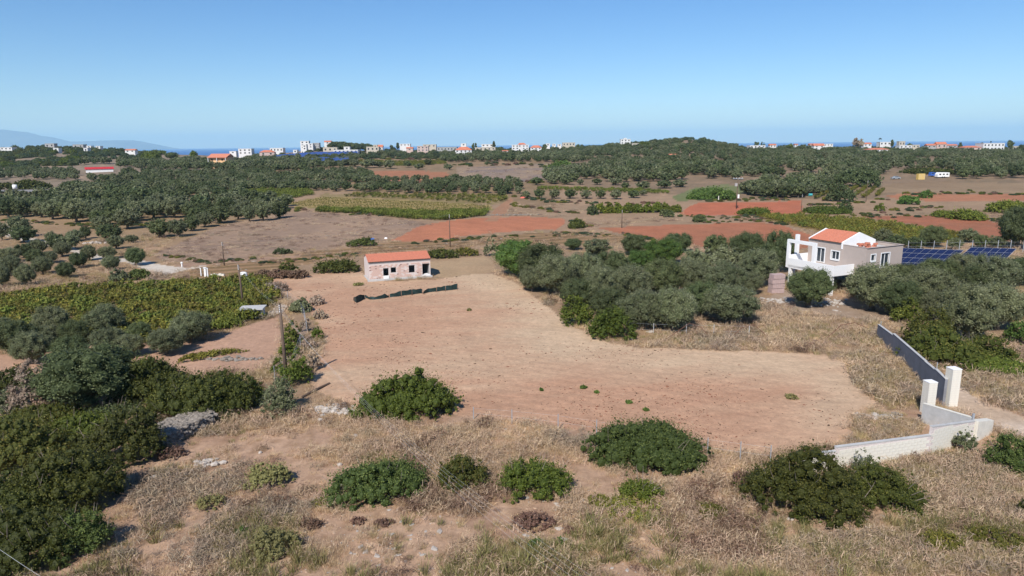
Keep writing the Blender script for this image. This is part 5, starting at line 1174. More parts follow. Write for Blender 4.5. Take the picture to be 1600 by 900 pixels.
for i, px in enumerate(range(1418, 1640, 20)):
    p = P(px, 394 - i * .15 + 1); p[2] = float(H(p[0], p[1])); h = 2.3; b = MB(); b.tube([p - (0, 0, .2), p + (0, 0, h)], .06, 6); part('post', b, 'steel', t); tops.append(p)
b = MB()
for hh in (.5, 1.2, 1.9): b.tube([q + (0, 0, hh) for q in tops], .012, 4)
part('wire', b, 'steel', t)
# ------------------------------------------------------------------ boundary walls and gate pillars
def wallseg(p, q, z0p, z1p, z0q, z1q, th, b):
    p, q = np.array(p[:2]), np.array(q[:2]); d = (q - p) / np.linalg.norm(q - p); n_ = np.array([-d[1], d[0]]) * th / 2
    b.hexa([(*(p - n_), z0p), (*(q - n_), z0q), (*(q + n_), z0q), (*(p + n_), z0p), (*(p - n_), z1p), (*(q - n_), z1q), (*(q + n_), z1q), (*(p + n_), z1p)])
A_, B_ = P(1371, 527), P(1474, 634)
def onwall(px):   # point of the wall's foot line seen at pixel column px
    f0, f1 = 0., 1.
    for _ in range(30):
        f = (f0 + f1) / 2; q = A_ * (1 - f) + B_ * f
        if proj(*q)[0] < px: f0 = f
        else: f1 = f
    return q
T = thing('boundary_wall', 'stepped boundary wall coloured dark for shade with pale top running back from the gate', 'wall', (0, 0, 0))
for (xa, ya, xb, yb_) in [(1371, 506.5, 1393.5, 523.5), (1393.5, 520.8, 1442.5, 564), (1442.5, 564.8, 1457.2, 577.2), (1457.2, 575.6, 1474, 592)]:
    a, c = onwall(xa), onwall(xb); ha, hc = hgt(a, ya), hgt(c, yb_); b = MB(); wallseg(a, c, -.4, ha - .05, -.4, hc - .05, .20, b); part('wall_panel', b, 'conc_shade_grey', T)  # shade on this side of the wall is put into the panel colour
    b = MB(); wallseg(a, c, ha - .048, ha, hc - .048, hc, .23, b); part('coping', b, 'concrete', T)
for px, yt in ((1374, 502), (1458.5, 566)):
    a = onwall(px); h = hgt(a, yt); b = MB(); b.tube([a + (0, 0, h - 1.), a + (0, 0, h)], .035, 6); part('steel_post', b, 'steel', T)
def pillar(px, yb, yt, w, label):
    p = P(px, yb); s = ppm(p); wm = .86 * w / s; h = hgt(p, yt); t = thing('gate_pillar', label, 'pillar', tuple(p), .12)
    nr_ = int(round(h / .2)); rowh = h / nr_; rz_ = 0
    b = MB(); b.box((0, 0, 0), (wm - .03, wm - .03, h - .01)); part('core', b, 'mortar', t)
    blk = MB(); blk.box((0, 0, 0), (wm / 2 - .012, wm / 2 - .012, rowh - .014)); me = blk.me('block', M['block'])
    for k in range(nr_):
        for i in (-1, 1):
            for j in (-1, 1): obj('block', me, t, (i * wm / 4, j * wm / 4, k * rowh))
    b = MB(); b.box((0, 0, h - .012), (wm + .02, wm + .02, .05)); part('cap', b, 'white', t)
    return p
pillar(1483.5, 633, 575.5, 17.5, 'taller pale block gate pillar at the end of the dark wall'); pl = pillar(1448, 645, 596, 16.5, 'shorter pale block gate pillar nearer the camera')
T = thing('block_wall', 'long white block wall stepping up to the right beside the track', 'wall', (0, 0, 0))
F0, F1, F2, F3 = P(1252, 741), P(1302, 733.5), P(1449.5, 711), P(1517, 690)
segs = [(F0, F1, 709, 703.5), (F1, F2, 697, 679), (F2, F3, 665.7, 657.2)]
gr = np.random.default_rng(4); up_x = unit(np.array([F3[0] - F0[0], F3[1] - F0[1], 0.]))
for a, c, ya, yc in segs:
    ha, hc = hgt(a, ya), hgt(c, yc); b = MB(); wallseg(a, c, -.5, ha - .07, -.5, hc - .07, .18, b); part('wall_core', b, 'mortar', T)
    b = MB(); wallseg(a, c, ha - .068, ha, hc - .068, hc, .225, b); part('coping', b, 'concrete', T)
    Lw = float(np.linalg.norm((c - a)[:2])); d = (c - a) / Lw; rz_ = math.atan2(d[1], d[0]); top = min(ha, hc)
    bw, bh = .5, .22; me = MB().box((0, 0, 0), (bw - .015, .215, bh - .016)).me('block', M['block'])
    rows = int((max(ha, hc) - .08 - .05) / bh)
    for r_ in range(rows):
        for k in range(int(Lw / bw)):
            x = (k + .5 + .5 * (r_ % 2)) * bw; z = .04 + r_ * bh
            if x > Lw - bw / 2 or z + bh > ha + (hc - ha) * x / Lw - .07: continue
            q = a + d * x; obj('block', me, T, (q[0], q[1], z + .0), rz_)
b = MB(); dd = (F3 - F2) / np.linalg.norm(F3 - F2); e_ = P(1544, 676); hh = hgt(F3, 657.5)
wallseg(F3 + dd * .12, e_, -.5, hh - .02, -.5, hgt(e_, 655), .5, b); part('end_pier', b, 'block', T)
b = MB(); a, c = P(1440, 659), F3 + (0, .2, 0); wallseg(a, c, -.5, hgt(a, 631), -.5, hgt(c, 653), .2, b); part('return_wall', b, 'concrete', T)
b = MB(); wallseg(a, c, hgt(a, 631) + .002, hgt(a, 631) + .05, hgt(c, 653) + .002, hgt(c, 653) + .05, .23, b); part('coping', b, 'block', T)
q = F3 + (.0, .1, hh); b = MB(); b.box((q[0], q[1], q[2] - .3), (.12, .12, .8)); part('steel_post', b, 'steel', T)
b = MB()
for k in range(26):
    f = k / 25; q = F1 * (1 - f) + F2 * f; q = q + (0, -.12, 0); b.add(ICOV * gr.uniform(.1, .2) * [1.3, .6, .7] + q + [0, 0, .02], (), ICOT)
part('footing', b, 'stone', T)
# ------------------------------------------------------------------ dry-stone wall and stone heaps
t = thing('dry_stone_wall', 'grey dry-stone wall at the rim of the left thicket', 'wall', (0, 0, 0)); b = MB(); gr = np.random.default_rng(12); nst = 0
for px_, py_, hh in [(248 + 84 * f, 702 - 36 * f, .9) for f in np.linspace(0, 1, 60)]:
    p = P(px_, py_); 
    for k in range(20):
        s_ = gr.uniform(.10, .26); off = unit(np.array([p[0], p[1], 0])) * gr.uniform(0, 2.6); h_ = gr.uniform(0, hh) if gr.random() < .35 else hh * gr.uniform(.85, 1.05)
        if h_ < hh * .8: off = off * .06
        h_ += gr.uniform(-.1, .12)
        b.add(ICOV * s_ * [1.3, 1, .65] * gr.uniform(.8, 1.2, (len(ICOV), 1)) + p + off + [gr.normal(0, .08), 0, h_], (), ICOT)
o = part('stones', b, 'stone', t); o['kind'] = 'stuff'
b = MB(); pts_ = [P(248 + 84 * f, 702 - 36 * f) for f in (0, .33, .66, 1)]
for a, c in zip(pts_[:-1], pts_[1:]):
    ua, uc = unit(np.array([a[0], a[1], 0])), unit(np.array([c[0], c[1], 0]))
    b.hexa([a, c, c + uc * 2.4, a + ua * 2.4, a + ua * .15 + (0, 0, .48), c + uc * .15 + (0, 0, .48), c + uc * 2.3 + (0, 0, .48), a + ua * 2.3 + (0, 0, .48)])
part('fill', b, 'stone', t)
for (px, py, sx_, sy_, n_, mat, lab) in [(520, 640, 1.9, 1.0, 110, 'stone_pale', 'pale stone heap left of the largest yellow-green bush'), (328, 725, .9, .5, 36, 'stone_pale', 'small stone heap below the dry-stone wall'), (1370, 652, 1.6, .5, 60, 'stone_pale', 'white building rubble inside the corner of the block wall'),
                                (440, 566, .6, 1.5, 40, 'stone_pale', 'stones tumbled along the near pole'), (365, 562, 2.4, .6, 60, 'stone', 'line of stones at the foot of the dirt yard'), (432, 487, .7, 3.0, 60, 'stone_pale', 'stones between the dirt yard and the wire fence'), (150, 380, 2.2, 1.2, 60, 'stone_pale', 'stone heap beside the pale path on the left'),
                                (1015, 520, .3, .2, 8, 'stone_pale', 'pale stones by the grove fence'), (1395, 650, .5, .3, 16, 'stone', 'grey stones near the shorter pillar'), (240, 800 - 50, .3, .3, 9, 'stone_pale', 'stones below the maquis bush'), (800, 336.5, 9, .3, 90, 'stone', 'low line of pale stones behind the bright red field')]:
    p = P(px, py); b = MB()
    for k in range(n_):
        s_ = gr.uniform(.07, .25) * (1.4 if py < 500 else 1); o_ = [gr.normal(0, sx_ * .5), gr.normal(0, sy_ * .5), s_ * gr.uniform(0, .8)]; b.add(ICOV * s_ * [1.3, 1, .7] * gr.uniform(.75, 1.2, (len(ICOV), 1)) + o_, (), ICOT)
    tag(obj('stone_heap', b.me('stone_heap', M[mat]), None, tuple(p)), lab, None, None, 'stuff')
for i, (px, py, w_, lab) in enumerate([(1427, 813, 10, 'white stone, left of a pair at the right end of the thin bramble line'), (1447, 811, 11, 'white stone, right of a pair at the right end of the thin bramble line'), (961, 804, 11, 'large white stone left of the yellow bramble patch'), (958, 792, 6, 'small white stone above the large one by the bramble'),
                                       (232, 660, 14, 'flat pale rock on the left thicket beside the dry-stone wall'), (985, 530, 7, 'pale stone at the right foot of the front mastic bush'), (407, 708, 7, 'white stone on the slope left of the wide mid-green bush'), (531, 727, 9, 'pale stone behind the wide mid-green bush'), (500, 657, 9, 'brownish stone below the pale heap'), (1070, 702, 7, 'pale stone at the right foot of the broad low bush'), (1180, 780, 6, 'pale stone left of the big bronze bush'), (1558, 572, 14, 'flat brown rock beyond the track')]):
    p = P(px, py); s_ = w_ / ppm(p) / 2; gg = np.random.default_rng(50 + i); b = MB(); b.add(ICOV * s_ * [1.1, .9, .75] * gg.uniform(.8, 1.15, (len(ICOV), 1)), (), ICOT)
    tag(obj('rock', b.me('rock', M['stone_pale']), None, (p[0], p[1], p[2] + s_ * .3)), lab, 'rock')
# ------------------------------------------------------------------ utility poles and cables
def pole(px, yb, yt, r, label, lean=0., arms=0):
    p = P(px, yb); h = hgt(p, yt); t = thing('utility_pole', label, 'pole', tuple(p)); b = MB(); b.tube([(0, 0, -.4), (lean * h * .5, 0, h * .5), (lean * h, 0, h)], [r, r * .85, r * .7], 8); part('shaft', b, 'wood', t, True)
    tp = np.array([lean * h, 0, h])
    for k in range(4):
        b = MB(); b.tube([tp + (0, -.12, -.12 - .18 * k), tp + (0, -.12, -.02 - .18 * k)], .045, 6); part('insulator', b, 'white', t)
    if arms:
        b = MB(); b.box((tp[0], 0, h - .5), (arms, .14, .14)); part('crossarm', b, 'steel', t)
        for x in (-.4, -.15, .15, .4): b = MB(); b.tube([(tp[0] + x * arms, 0, h - .36), (tp[0] + x * arms, 0, h - .05)], .06, 6); part('insulator', b, 'white', t)
        b = MB(); b.box((tp[0] - .6, -.3, h * .72), (.7, .6, .9)); part('transformer', b, 'grey', t)
        b = MB(); b.box((tp[0] + .35, -.2, h * .34), (.5, .3, 1.1)); part('meter_box', b, 'white', t)
    return p + tp
pa = pole(448.5, 600, 476, .18, 'nearest wooden utility pole at the left edge of the ploughed field', -.012)
pb = pole(380.5, 480, 413.5, .16, 'wooden utility pole behind the little white shed', -.03)
pc = pole(350.5, 415, 378, .12, 'wooden utility pole by the pale track, left of the brick house'); pd = pole(703.5, 386, 335, .11, 'thin utility pole behind the brick house')
pe = pole(971.5, 356, 328, .12, 'short utility pole at the left end of the second red field'); pf = pole(1150.5, 326, 277, .18, 'tall transformer pole with crossarm above the red fields', 0, 3.2)
pg_ = pole(1251.5, 333, 304, .1, 'thin pole at the right end of the red field'); ph = pole(1353, 315, 282, .1, 'thin pole beside the terraced vines')
def cable(a, c, sag, r, label):
    f = np.linspace(0, 1, 28); q = np.array(a)[None] * (1 - f)[:, None] + np.array(c)[None] * f[:, None]; q[:, 2] -= sag * 4 * f * (1 - f); b = MB(); b.tube(q, r * .42, 4)
    tag(obj('cable', b.me('cable', M['cable'])), label, 'cable')
pn = unp(1010, 985, 3.4)
for k, lab in enumerate(['uppermost of four thin cables running from the near pole over the foreground bushes', 'second of four thin cables from the near pole over the foreground', 'third of four thin cables from the near pole over the foreground', 'lowest of four thin cables from the near pole over the foreground']):
    cable(pa + (0, 0, -.1 - .18 * k), pn + (0.75 * k - 1, 0, .4 - .2 * k), 1.6, .0075, lab)
for k, lab in enumerate(['upper cable between the near pole and the pole behind the shed', 'lower cable between the near pole and the pole behind the shed']): cable(pa + (0, 0, -.1 - .2 * k), pb + (0, 0, -.1 - .2 * k), .5, .010, lab)
cable(pb, pc, .5, .012, 'cable between the pole behind the shed and the pole by the pale track'); cable(pc, pd, 1.2, .012, 'long cable from the pole by the pale track to the thin pole behind the house')
cable(unp(-70, 808, 4.), unp(120, 935, 3.6), .15, .016, 'pale cable crossing the bottom left corner')
# wire fence along the left edge of the field and in the foreground
t = thing('mesh_fence', 'rusty wire mesh fence with thin posts along the left edge of the ploughed field', 'fence', (0, 0, 0)); pts_ = []
for (px, yb, yt) in [(430, 598, 572), (458, 580, 556), (470, 545, 524), (480, 520, 500), (476, 500, 482), (468, 484, 468), (450, 470, 455), (432, 460, 446), (414, 452, 440)]:
    p = P(px, yb); h = hgt(p, yt); b = MB(); b.tube([p, p + (0, 0, h)], .03, 5); part('post', b, 'steel', t); pts_.append((p, h))
b = MB()
for f in (.2, .45, .7, .95): b.tube([p + (0, 0, h * f) for p, h in pts_], .010, 4)
part('wire', b, 'steel', t)
t = thing('low_fence', 'low fence of thin grey posts along the bottom edge of the ploughed field', 'fence', (0, 0, 0)); pts_ = []
for (px, yb, yt) in [(740, 655, 636), (800, 662, 640), (872, 672, 647), (932, 680, 656), (1105, 714, 684), (1156, 722, 690), (1203, 728, 696)]:
    p = P(px, yb); h = hgt(p, yt); b = MB(); b.tube([p, p + (0, 0, h)], .035, 5); part('post', b, 'steel', t); pts_.append((p, h))
b = MB(); [b.tube([p + (0, 0, h * f) for p, h in pts_], .004, 4) for f in (.5, .9)]; part('wire', b, 'steel', t)
t = thing('grove_fence', 'low wire fence with pale posts in front of the olive grove', 'fence', (0, 0, 0)); pts_ = []
for (px, yb, yt) in [(978, 522, 502), (1021, 522, 505), (1072, 524, 506), (1115, 524, 507), (1170, 526, 508)]:
    p = P(px, yb); h = hgt(p, yt); b = MB(); b.tube([p, p + (0, 0, h)], .04, 5); part('post', b, 'concrete', t); pts_.append((p, h))
b = MB(); [b.tube([p + (0, 0, h * f) for p, h in pts_], .006, 4) for f in (.4, .9)]; part('wire', b, 'steel', t)
for i, seq in enumerate([[(1040, 530), (1058, 518), (1076, 505), (1095, 512), (1112, 530)], [(1140, 530), (1158, 512), (1176, 507), (1192, 520), (1204, 532)], [(1290, 530), (1312, 508), (1333, 504), (1352, 512)]]):
    b = MB(); ys0 = seq[0][1]; pt = []
    for px, py in seq: q = P(px, ys0 + 2); pt.append(q + (0, 0, max(hgt(q, py), .05)))
    b.tube(pt, .035, 6); tag(obj('bent_pipe', b.me('bent_pipe', M['rust'])), ['arched black pipe in the dry grass before the grove, left one', 'arched black pipe in the dry grass before the grove, middle one', 'arched black pipe in the dry brush near the dark wall'][i], 'pipe')
b = MB(); q0, q1 = P(472, 622), P(515, 600); b.tube([q0 + (0, 0, .1), (q0 + q1) / 2 + (0, 0, .16), q1 + (0, 0, .08)], .09, 6); tag(obj('pole_shadow_bar', b.me('pole_shadow_bar', M['wood'])), 'added dark bar for the pole shadow at the left corner of the ploughed field', 'pole')  # added dark bar standing in for the near pole's cast shadow
# ------------------------------------------------------------------ small things at the left
p = P(393, 498); t = thing('shed', 'little white shed with a flat concrete roof at the edge of the vineyard', 'shed', tuple(p), .12)
b = MB(); b.box((0, .9, 0), (2.6, 1.6, 1.15)); part('wall', b, 'block', t); b = MB(); b.box((0, .85, 1.152), (3.0, 2.3, .12)); part('roof', b, 'concrete', t); b = MB(); b.box((.1, .08, .3), (.7, .05, .5)); part('opening', b, 'dark', t)
p = P(381, 437); b = MB(); b.tube([(0, 0, 0), (0, 0, .35), (0, 0, 1.1), (0, 0, 1.25)], [.62, .65, .6, .35], 16); o = obj('water_tank', b.me('water_tank', M['white'], True), None, tuple(p)); tag(o, 'white water tank beside the pole and the brown brush', 'tank')
for (px, yb, yt, w_, rz_, lab) in [(314.5, 431, 420, .14, 0, 'thin white post, left of the pair beside the pale track'), (321.5, 432, 419, .34, 0, 'thick white well post, middle of three by the pale track'), (325, 432, 420, .14, 0, 'thin white post, right of the thick one by the pale track')]:
    p = P(px, yb); h = hgt(p, yt); b = MB(); b.box((0, 0, 0), (w_, w_, h), taper=.85); b.box((0, 0, h), (w_ * 1.5, w_ * 1.3, .12)); tag(obj('white_post', b.me('white_post', M['white']), None, tuple(p)), lab, 'post')
p = P(340, 431); b = MB(); [b.box((-.9 + k * .45, 0, 0), (.42, .3, .3 + .1 * (k % 2))) for k in range(5)]; tag(obj('block_row', b.me('block_row', M['block']), None, tuple(p)), 'short row of white blocks right of the white posts', 'blocks')
p = P(284.5, 417); b = MB(); b.box((0, 0, 0), (.16, .16, .55)); b.add(ICOV * .22 + [0, 0, .72], (), ICOT); tag(obj('marker_post', b.me('marker_post', M['white']), None, tuple(p)), 'short marker post with a round white top at the fork of the pale track', 'post')
p = P(581, 377); b = MB(); b.tube([(-.5, 0, .35), (.5, 0, .35)], .36, 12); b.box((0, 0, 0), (.9, .5, .3)); tag(obj('barrel', b.me('barrel', M['blue']), None, tuple(p), .3), 'blue plastic barrel behind the brick house', 'barrel')
p = P(603, 373); b = MB(); b.box((0, 0, 0), (.7, .5, .3), taper=.7); tag(obj('white_sack', b.me('white_sack', M['white']), None, tuple(p)), 'white sack right of the blue barrel', 'sack')
p = P(819, 309.5); b = MB(); b.box((0, 0, 0), (3.2, 1., .5), taper=.6); tag(obj('red_cover', b.me('red_cover', M['redcl']), None, tuple(p)), 'red cover on the ground by the row of small olives', 'cover')
p = P(1266, 306.5); b = MB(); b.tube([(-.6, 0, .5), (.6, 0, .5)], .5, 10); tag(obj('turquoise_barrel', b.me('turquoise_barrel', M['turq']), None, tuple(p)), 'turquoise barrel on the pale strip in the right distance', 'barrel')
p = P(1122.5, 314.5); b = MB(); b.box((0, 0, 0), (.3, .3, 1.8), taper=.7); tag(obj('concrete_marker', b.me('concrete_marker', M['block']), None, tuple(p)), 'pale pointed concrete post before the bright green bush', 'post')
# ------------------------------------------------------------------ far houses
def house(x0, x1, yt, yb, D, mat, roof, label, rot=0., wins=2, floors=1, name='house', deep=1.0):
    """box house whose visible face spans the pixel columns x0..x1 and whose top is at row yt"""
    p = at((x0 + x1) / 2, D); w = (x1 - x0) / F * D; h = hgt(p, yt); vis = (yb - yt) / F * D
    t = thing(name, label, 'house', (p[0], p[1], p[2]), rot); d = min(max(w * .6, 5), 12) * deep
    rh = {'flat': 0, 'gable': vis * .38, 'hip': vis * .38, 'slope': vis * .4}[roof]; eh = h - rh
    b = MB(); b.box((0, d / 2, -2), (w, d, eh + 2)); part('wall', b, mat, t)
    if roof == 'flat':
        b = MB(); b.box((0, d / 2, eh), (w + .3, d + .3, .35)); part('parapet', b, mat, t)
    else:
        rm = 'tile_far'; e = .3; ins_ = w * .28 if roof == 'hip' else 0
        V = [(-w / 2 - e, -e, eh), (w / 2 + e, -e, eh), (w / 2 + e, d + e, eh), (-w / 2 - e, d + e, eh), (-w / 2 - e + ins_, d / 2, h), (w / 2 + e - ins_, d / 2, h)]
        b = MB(); b.add(V, [(0, 1, 5, 4), (2, 3, 4, 5), (0, 3, 2, 1)], [(0, 4, 3), (1, 2, 5)]); part('roof', b, rm, t)
    fl_h = vis * (1 if roof == 'flat' else .62) / floors
    for f_ in range(floors):
        for k in range(wins):
            xw = -w / 2 + w * (k + .5) / wins; ww_ = min(w / wins * .4, 1.6); zb = eh - fl_h * (f_ + 1) + fl_h * .35
            fr = MB(); fr.box((xw, -.04, zb - .08), (ww_ + .25, .08, fl_h * .45 + .2)); o_ = part('window', fr, 'frame', t); pn_ = MB(); pn_.box((xw, -.095, zb), (ww_, .03, fl_h * .45)); part('pane', pn_, 'dark', o_)
    return t
HS = [
 (8, 26, 230, 238, 690, 'white_far', 'flat', 'white two-storey house alone at the far left edge of the skyline', 0, 3, 2), (78, 92, 224, 230, 705, 'grey', 'flat', 'grey unfinished house on the top of the left hill', 0, 2, 1), (121, 137, 225.5, 231, 700, 'grey', 'flat', 'long grey house right of the one on the hilltop', 0, 2, 1),
 (142, 149, 227.5, 231, 700, 'white_far', 'flat', 'tiny white house right of the long grey one on the hill', 0, 1, 1), (156, 163, 228, 231, 705, 'white_far', 'flat', 'second tiny white house on the right slope of the hill', 0, 1, 1), (90, 98, 231, 236, 640, 'white_far', 'flat', 'whitish house on the front slope of the left hill', 0, 1, 1), (137, 143, 231, 237, 640, 'white_far', 'flat', 'narrow white house on the front slope of the left hill', 0, 1, 1),
 (201, 216, 232, 238, 650, 'white_far', 'gable', 'white house with small red roof left of the yellow-green tree', 0, 2, 1), (363, 373, 236, 240, 690, 'white_far', 'flat', 'low white house left of the bright white block by the sea', 0, 1, 1), (377, 397, 232, 241, 680, 'white_far', 'flat', 'bright white block by the sea with stepped roof', 0, 3, 2),
 (410, 432, 234.5, 243, 600, 'pink', 'hip', 'pink house with red hipped roof near the distant solar farm', .15, 2, 1), (426, 446, 231, 237, 690, 'white_far', 'flat', 'long flat white building right behind the pink house', 0, 4, 1), (462, 468, 234, 239, 640, 'white_far', 'flat', 'small white hut with mast by the distant solar farm', 0, 1, 1),
 (474, 487, 220, 232, 720, 'white_far', 'flat', 'tallest white tower house left on the skyline', 0, 2, 3), (477, 483, 226, 234, 690, 'white_far', 'flat', 'narrow white house in front of the tallest tower house', 0, 1, 2), (486, 493, 224, 231, 700, 'white_far', 'flat', 'white house right of the tallest tower house', 0, 1, 2), (493, 503, 223, 230, 705, 'grey', 'flat', 'grey concrete frame building beside the white tower houses', 0, 3, 2),
 (511, 521, 219, 225, 715, 'white_far', 'gable', 'white house on top of the pine wood', 0, 1, 1), (509, 530, 230, 237, 640, 'cream', 'flat', 'peach coloured house below the pine wood', .1, 3, 1), (525, 562, 234, 238.5, 620, 'white_far', 'flat', 'very long low white shed below the pine wood', 0, 6, 1), (541, 550, 229, 234, 660, 'white_far', 'flat', 'white house above the very long low shed', 0, 1, 1),
 (576, 595, 229, 236, 640, 'cream', 'flat', 'cream house right of the long low shed', 0, 3, 1), (587, 593, 226, 231, 660, 'cream', 'flat', 'upper storey block of the cream house row', 0, 1, 1), (594, 601, 225.5, 235, 650, 'white_far', 'slope', 'white building with steep sloping face', 0, 1, 1), (628, 644, 224.5, 228, 720, 'white_far', 'flat', 'low white building on the skyline right of a pine', 0, 3, 1),
 (638, 648, 229, 235, 650, 'pink', 'gable', 'pink-roofed house left of the peach pair', 0, 1, 1), (655, 672, 228, 236.5, 640, 'pink', 'flat', 'peach apartment house, larger of the pair', 0, 3, 2), (664, 684, 225.5, 230, 700, 'cream', 'flat', 'pale flat building behind the peach apartment house', 0, 3, 1), (686, 716, 229.5, 235.5, 660, 'grey', 'flat', 'long greenish-grey building left of the white house with red roof', 0, 6, 1),
 (714, 739, 229.5, 242, 590, 'white_far', 'hip', 'large white house with red roof and balconies in the middle of the village', 0, 4, 2), (723, 731, 224, 228, 720, 'white_far', 'flat', 'small white house on the skyline above the large white one', 0, 1, 1), (755, 773, 225, 229, 710, 'white_far', 'flat', 'low white house on the skyline beside a tall pine', 0, 3, 1), (745, 776, 230, 235, 660, 'cream', 'flat', 'yellowish long building right of the large white house', 0, 5, 1),
 (787, 796, 234, 238, 620, 'white_far', 'gable', 'little white house left of the white apartment blocks', 0, 1, 1), (802, 813, 226, 237, 620, 'white_far', 'flat', 'left block of the three bright white apartment blocks', 0, 2, 3), (811, 824, 222.5, 230, 650, 'white_far', 'hip', 'white block with red roof behind the apartment blocks', 0, 2, 2), (818, 828, 226, 236.5, 622, 'white_far', 'flat', 'middle block of the three bright white apartment blocks', 0, 2, 3), (831, 848, 226.5, 236, 622, 'white_far', 'hip', 'right, widest block of the three bright white apartment blocks', 0, 3, 2),
 (855, 861, 224, 228, 720, 'white_far', 'flat', 'tiny white house on the skyline, first right of the apartments', 0, 1, 1), (865, 870, 224.5, 228, 720, 'white_far', 'flat', 'tiny white house on the skyline, second right of the apartments', 0, 1, 1), (873, 879, 225, 228, 720, 'white_far', 'flat', 'tiny white house on the skyline, third right of the apartments', 0, 1, 1), (881, 900, 222.5, 228, 700, 'cream', 'flat', 'beige flat-roofed building on the skyline right of the tiny houses', 0, 4, 1),
 (971, 986, 217, 225, 730, 'white_far', 'flat', 'white house with roof tower left of the wooded hill', 0, 3, 2), (976, 980, 215.5, 219, 732, 'white_far', 'flat', 'roof tower of the white house left of the wooded hill', 0, 1, 1), (989, 999, 223.5, 230, 690, 'cream', 'flat', 'cream ruin at the foot of the wooded hill', 0, 2, 1), (1031, 1040, 237, 242, 540, 'pink', 'slope', 'reddish hut among the olives below the hill, left one', 0, 1, 1), (1048, 1060, 240.5, 246, 500, 'white_far', 'gable', 'white hut with red roof among the olives below the hill', 0, 1, 1), (1079, 1089, 233.5, 238, 600, 'cream', 'flat', 'pale hut on the slope of the wooded hill', .3, 1, 1),
 (1110, 1117, 225.5, 228.5, 700, 'white_far', 'flat', 'tiny white hut high on the wooded hill', 0, 1, 1), (1172, 1196, 227, 231, 690, 'white_far', 'flat', 'long low white building right of the wooded hill', 0, 4, 1), (1203, 1213, 224, 230, 710, 'white_far', 'gable', 'red-roofed white house, first right of the long low building', 0, 2, 1), (1242, 1247, 224, 228, 715, 'white_far', 'gable', 'tiny pinkish-white house between the red-roofed ones', 0, 1, 1), (1265, 1276, 223.5, 228, 720, 'pink', 'gable', 'house with red roof behind the white gabled house', 0, 1, 1),
 (1272, 1288, 223.5, 233, 670, 'white_far', 'gable', 'bright white gabled house facing the camera on the right skyline', 0, 2, 2), (1287, 1301, 224.5, 228, 720, 'white_far', 'flat', 'low white house right of the bright gabled one', 0, 3, 1), (1349, 1361, 222, 228.5, 700, 'white_far', 'gable', 'white house with red roof right of the grey gum trees', 0, 2, 1), (1374, 1391, 221.5, 227, 710, 'white_far', 'flat', 'white house under the palm on the right skyline', 0, 3, 1), (1359, 1391, 230.5, 237.5, 620, 'white_far', 'hip', 'long low white house with a wide red roof among the trees', 0, 6, 1),
 (1404, 1413, 220.5, 228, 700, 'cream', 'flat', 'cream house with dome-like top on the right skyline', 0, 2, 1), (1405, 1424, 227, 231.5, 660, 'white_far', 'flat', 'low white house in front of the cream one', 0, 3, 1), (1425, 1436, 226, 231, 670, 'cream', 'flat', 'beige house left of the red-roofed cluster', 0, 2, 1), (1448, 1462, 224, 231, 680, 'grey', 'gable', 'grey house with red roof left of the biggest red roof', 0, 2, 1), (1463, 1478, 221, 231, 680, 'pink', 'gable', 'house with the biggest steep orange roof on the right skyline', 0, 2, 1),
 (1479, 1495, 224.5, 230.5, 690, 'grey', 'gable', 'grey house with red roof right of the biggest orange roof', 0, 2, 1), (1506, 1533, 227, 234.5, 640, 'pink', 'hip', 'wide bright red hipped roof left of the large white block', 0, 3, 1), (1535.5, 1568, 223.5, 235, 640, 'white_far', 'flat', 'large white two-storey block near the right edge', .0, 6, 2), (1581, 1594, 228, 235, 650, 'cream', 'flat', 'cream house at the right edge of the skyline', 0, 2, 1),
 (1271, 1281, 252, 259, 420, 'white_far', 'flat', 'small white hut among the olives on the right', .4, 1, 1),
]
for a in HS: house(a[0], a[1], a[2] + (.7 if a[4] > 600 else 0), a[3], a[4], a[5], a[6], a[7], a[8], a[9], a[10])
# the orange house with a red roof on the left and the long red-roofed shed
p = at(345, 470); t = thing('farmhouse', 'yellow-orange farmhouse with red gable roof on the left horizon', 'house', tuple(p), -.25); sc_ = 470 / F
w_ = 33 * sc_; h1 = hgt(p, 245); h2 = hgt(p, 240.2)
b = MB(); b.box((0, 3, -2), (w_, 6.5, h1 + 2)); part('wall', b, 'orange', t); b = MB(); b.add([(-w_ / 2 - .3, -2.2, h1 - .5), (w_ / 2 + .3, -2.2, h1 - .5), (w_ / 2 + .3, 6.6, h1), (-w_ / 2 - .3, 6.6, h1), (-w_ / 2 - .3, 3, h2), (w_ / 2 + .3, 3, h2)], [(0, 1, 5, 4), (2, 3, 4, 5), (0, 3, 2, 1)], [(0, 4, 3), (1, 2, 5)]); part('roof', b, 'tile', t)
for x in (-5, -1, 3): b = MB(); b.box((x, -.3, h1 - 2.6), (1.1, .08, 1.3)); part('window', b, 'dark', t)
for x in (-6.8, 0, 6.8): b = MB(); b.box((x, -2., -1.5), (.3, .3, h1 + .9)); part('porch_post', b, 'white', t)
p = P(156, 269); t = thing('long_shed', 'long blue-white shed with a bright red roof on the left', 'shed', tuple(p), .55); w_ = 37 / ppm(p); h = 3.1
b = MB(); b.box((0, 1.5, -.5), (w_, 4, h * .62 + .5)); part('wall', b, 'white', t); b = MB(); b.hexa([(-w_ / 2 - .5, -.9, h * .60), (w_ / 2 + .5, -.9, h * .60), (w_ / 2 + .5, 4, h * .95), (-w_ / 2 - .5, 4, h * .95), (-w_ / 2 - .5, -.9, h * .66), (w_ / 2 + .5, -.9, h * .66), (w_ / 2 + .5, 4, h * 1.02), (-w_ / 2 - .5, 4, h * 1.02)]); part('roof', b, 'redsheet', t)
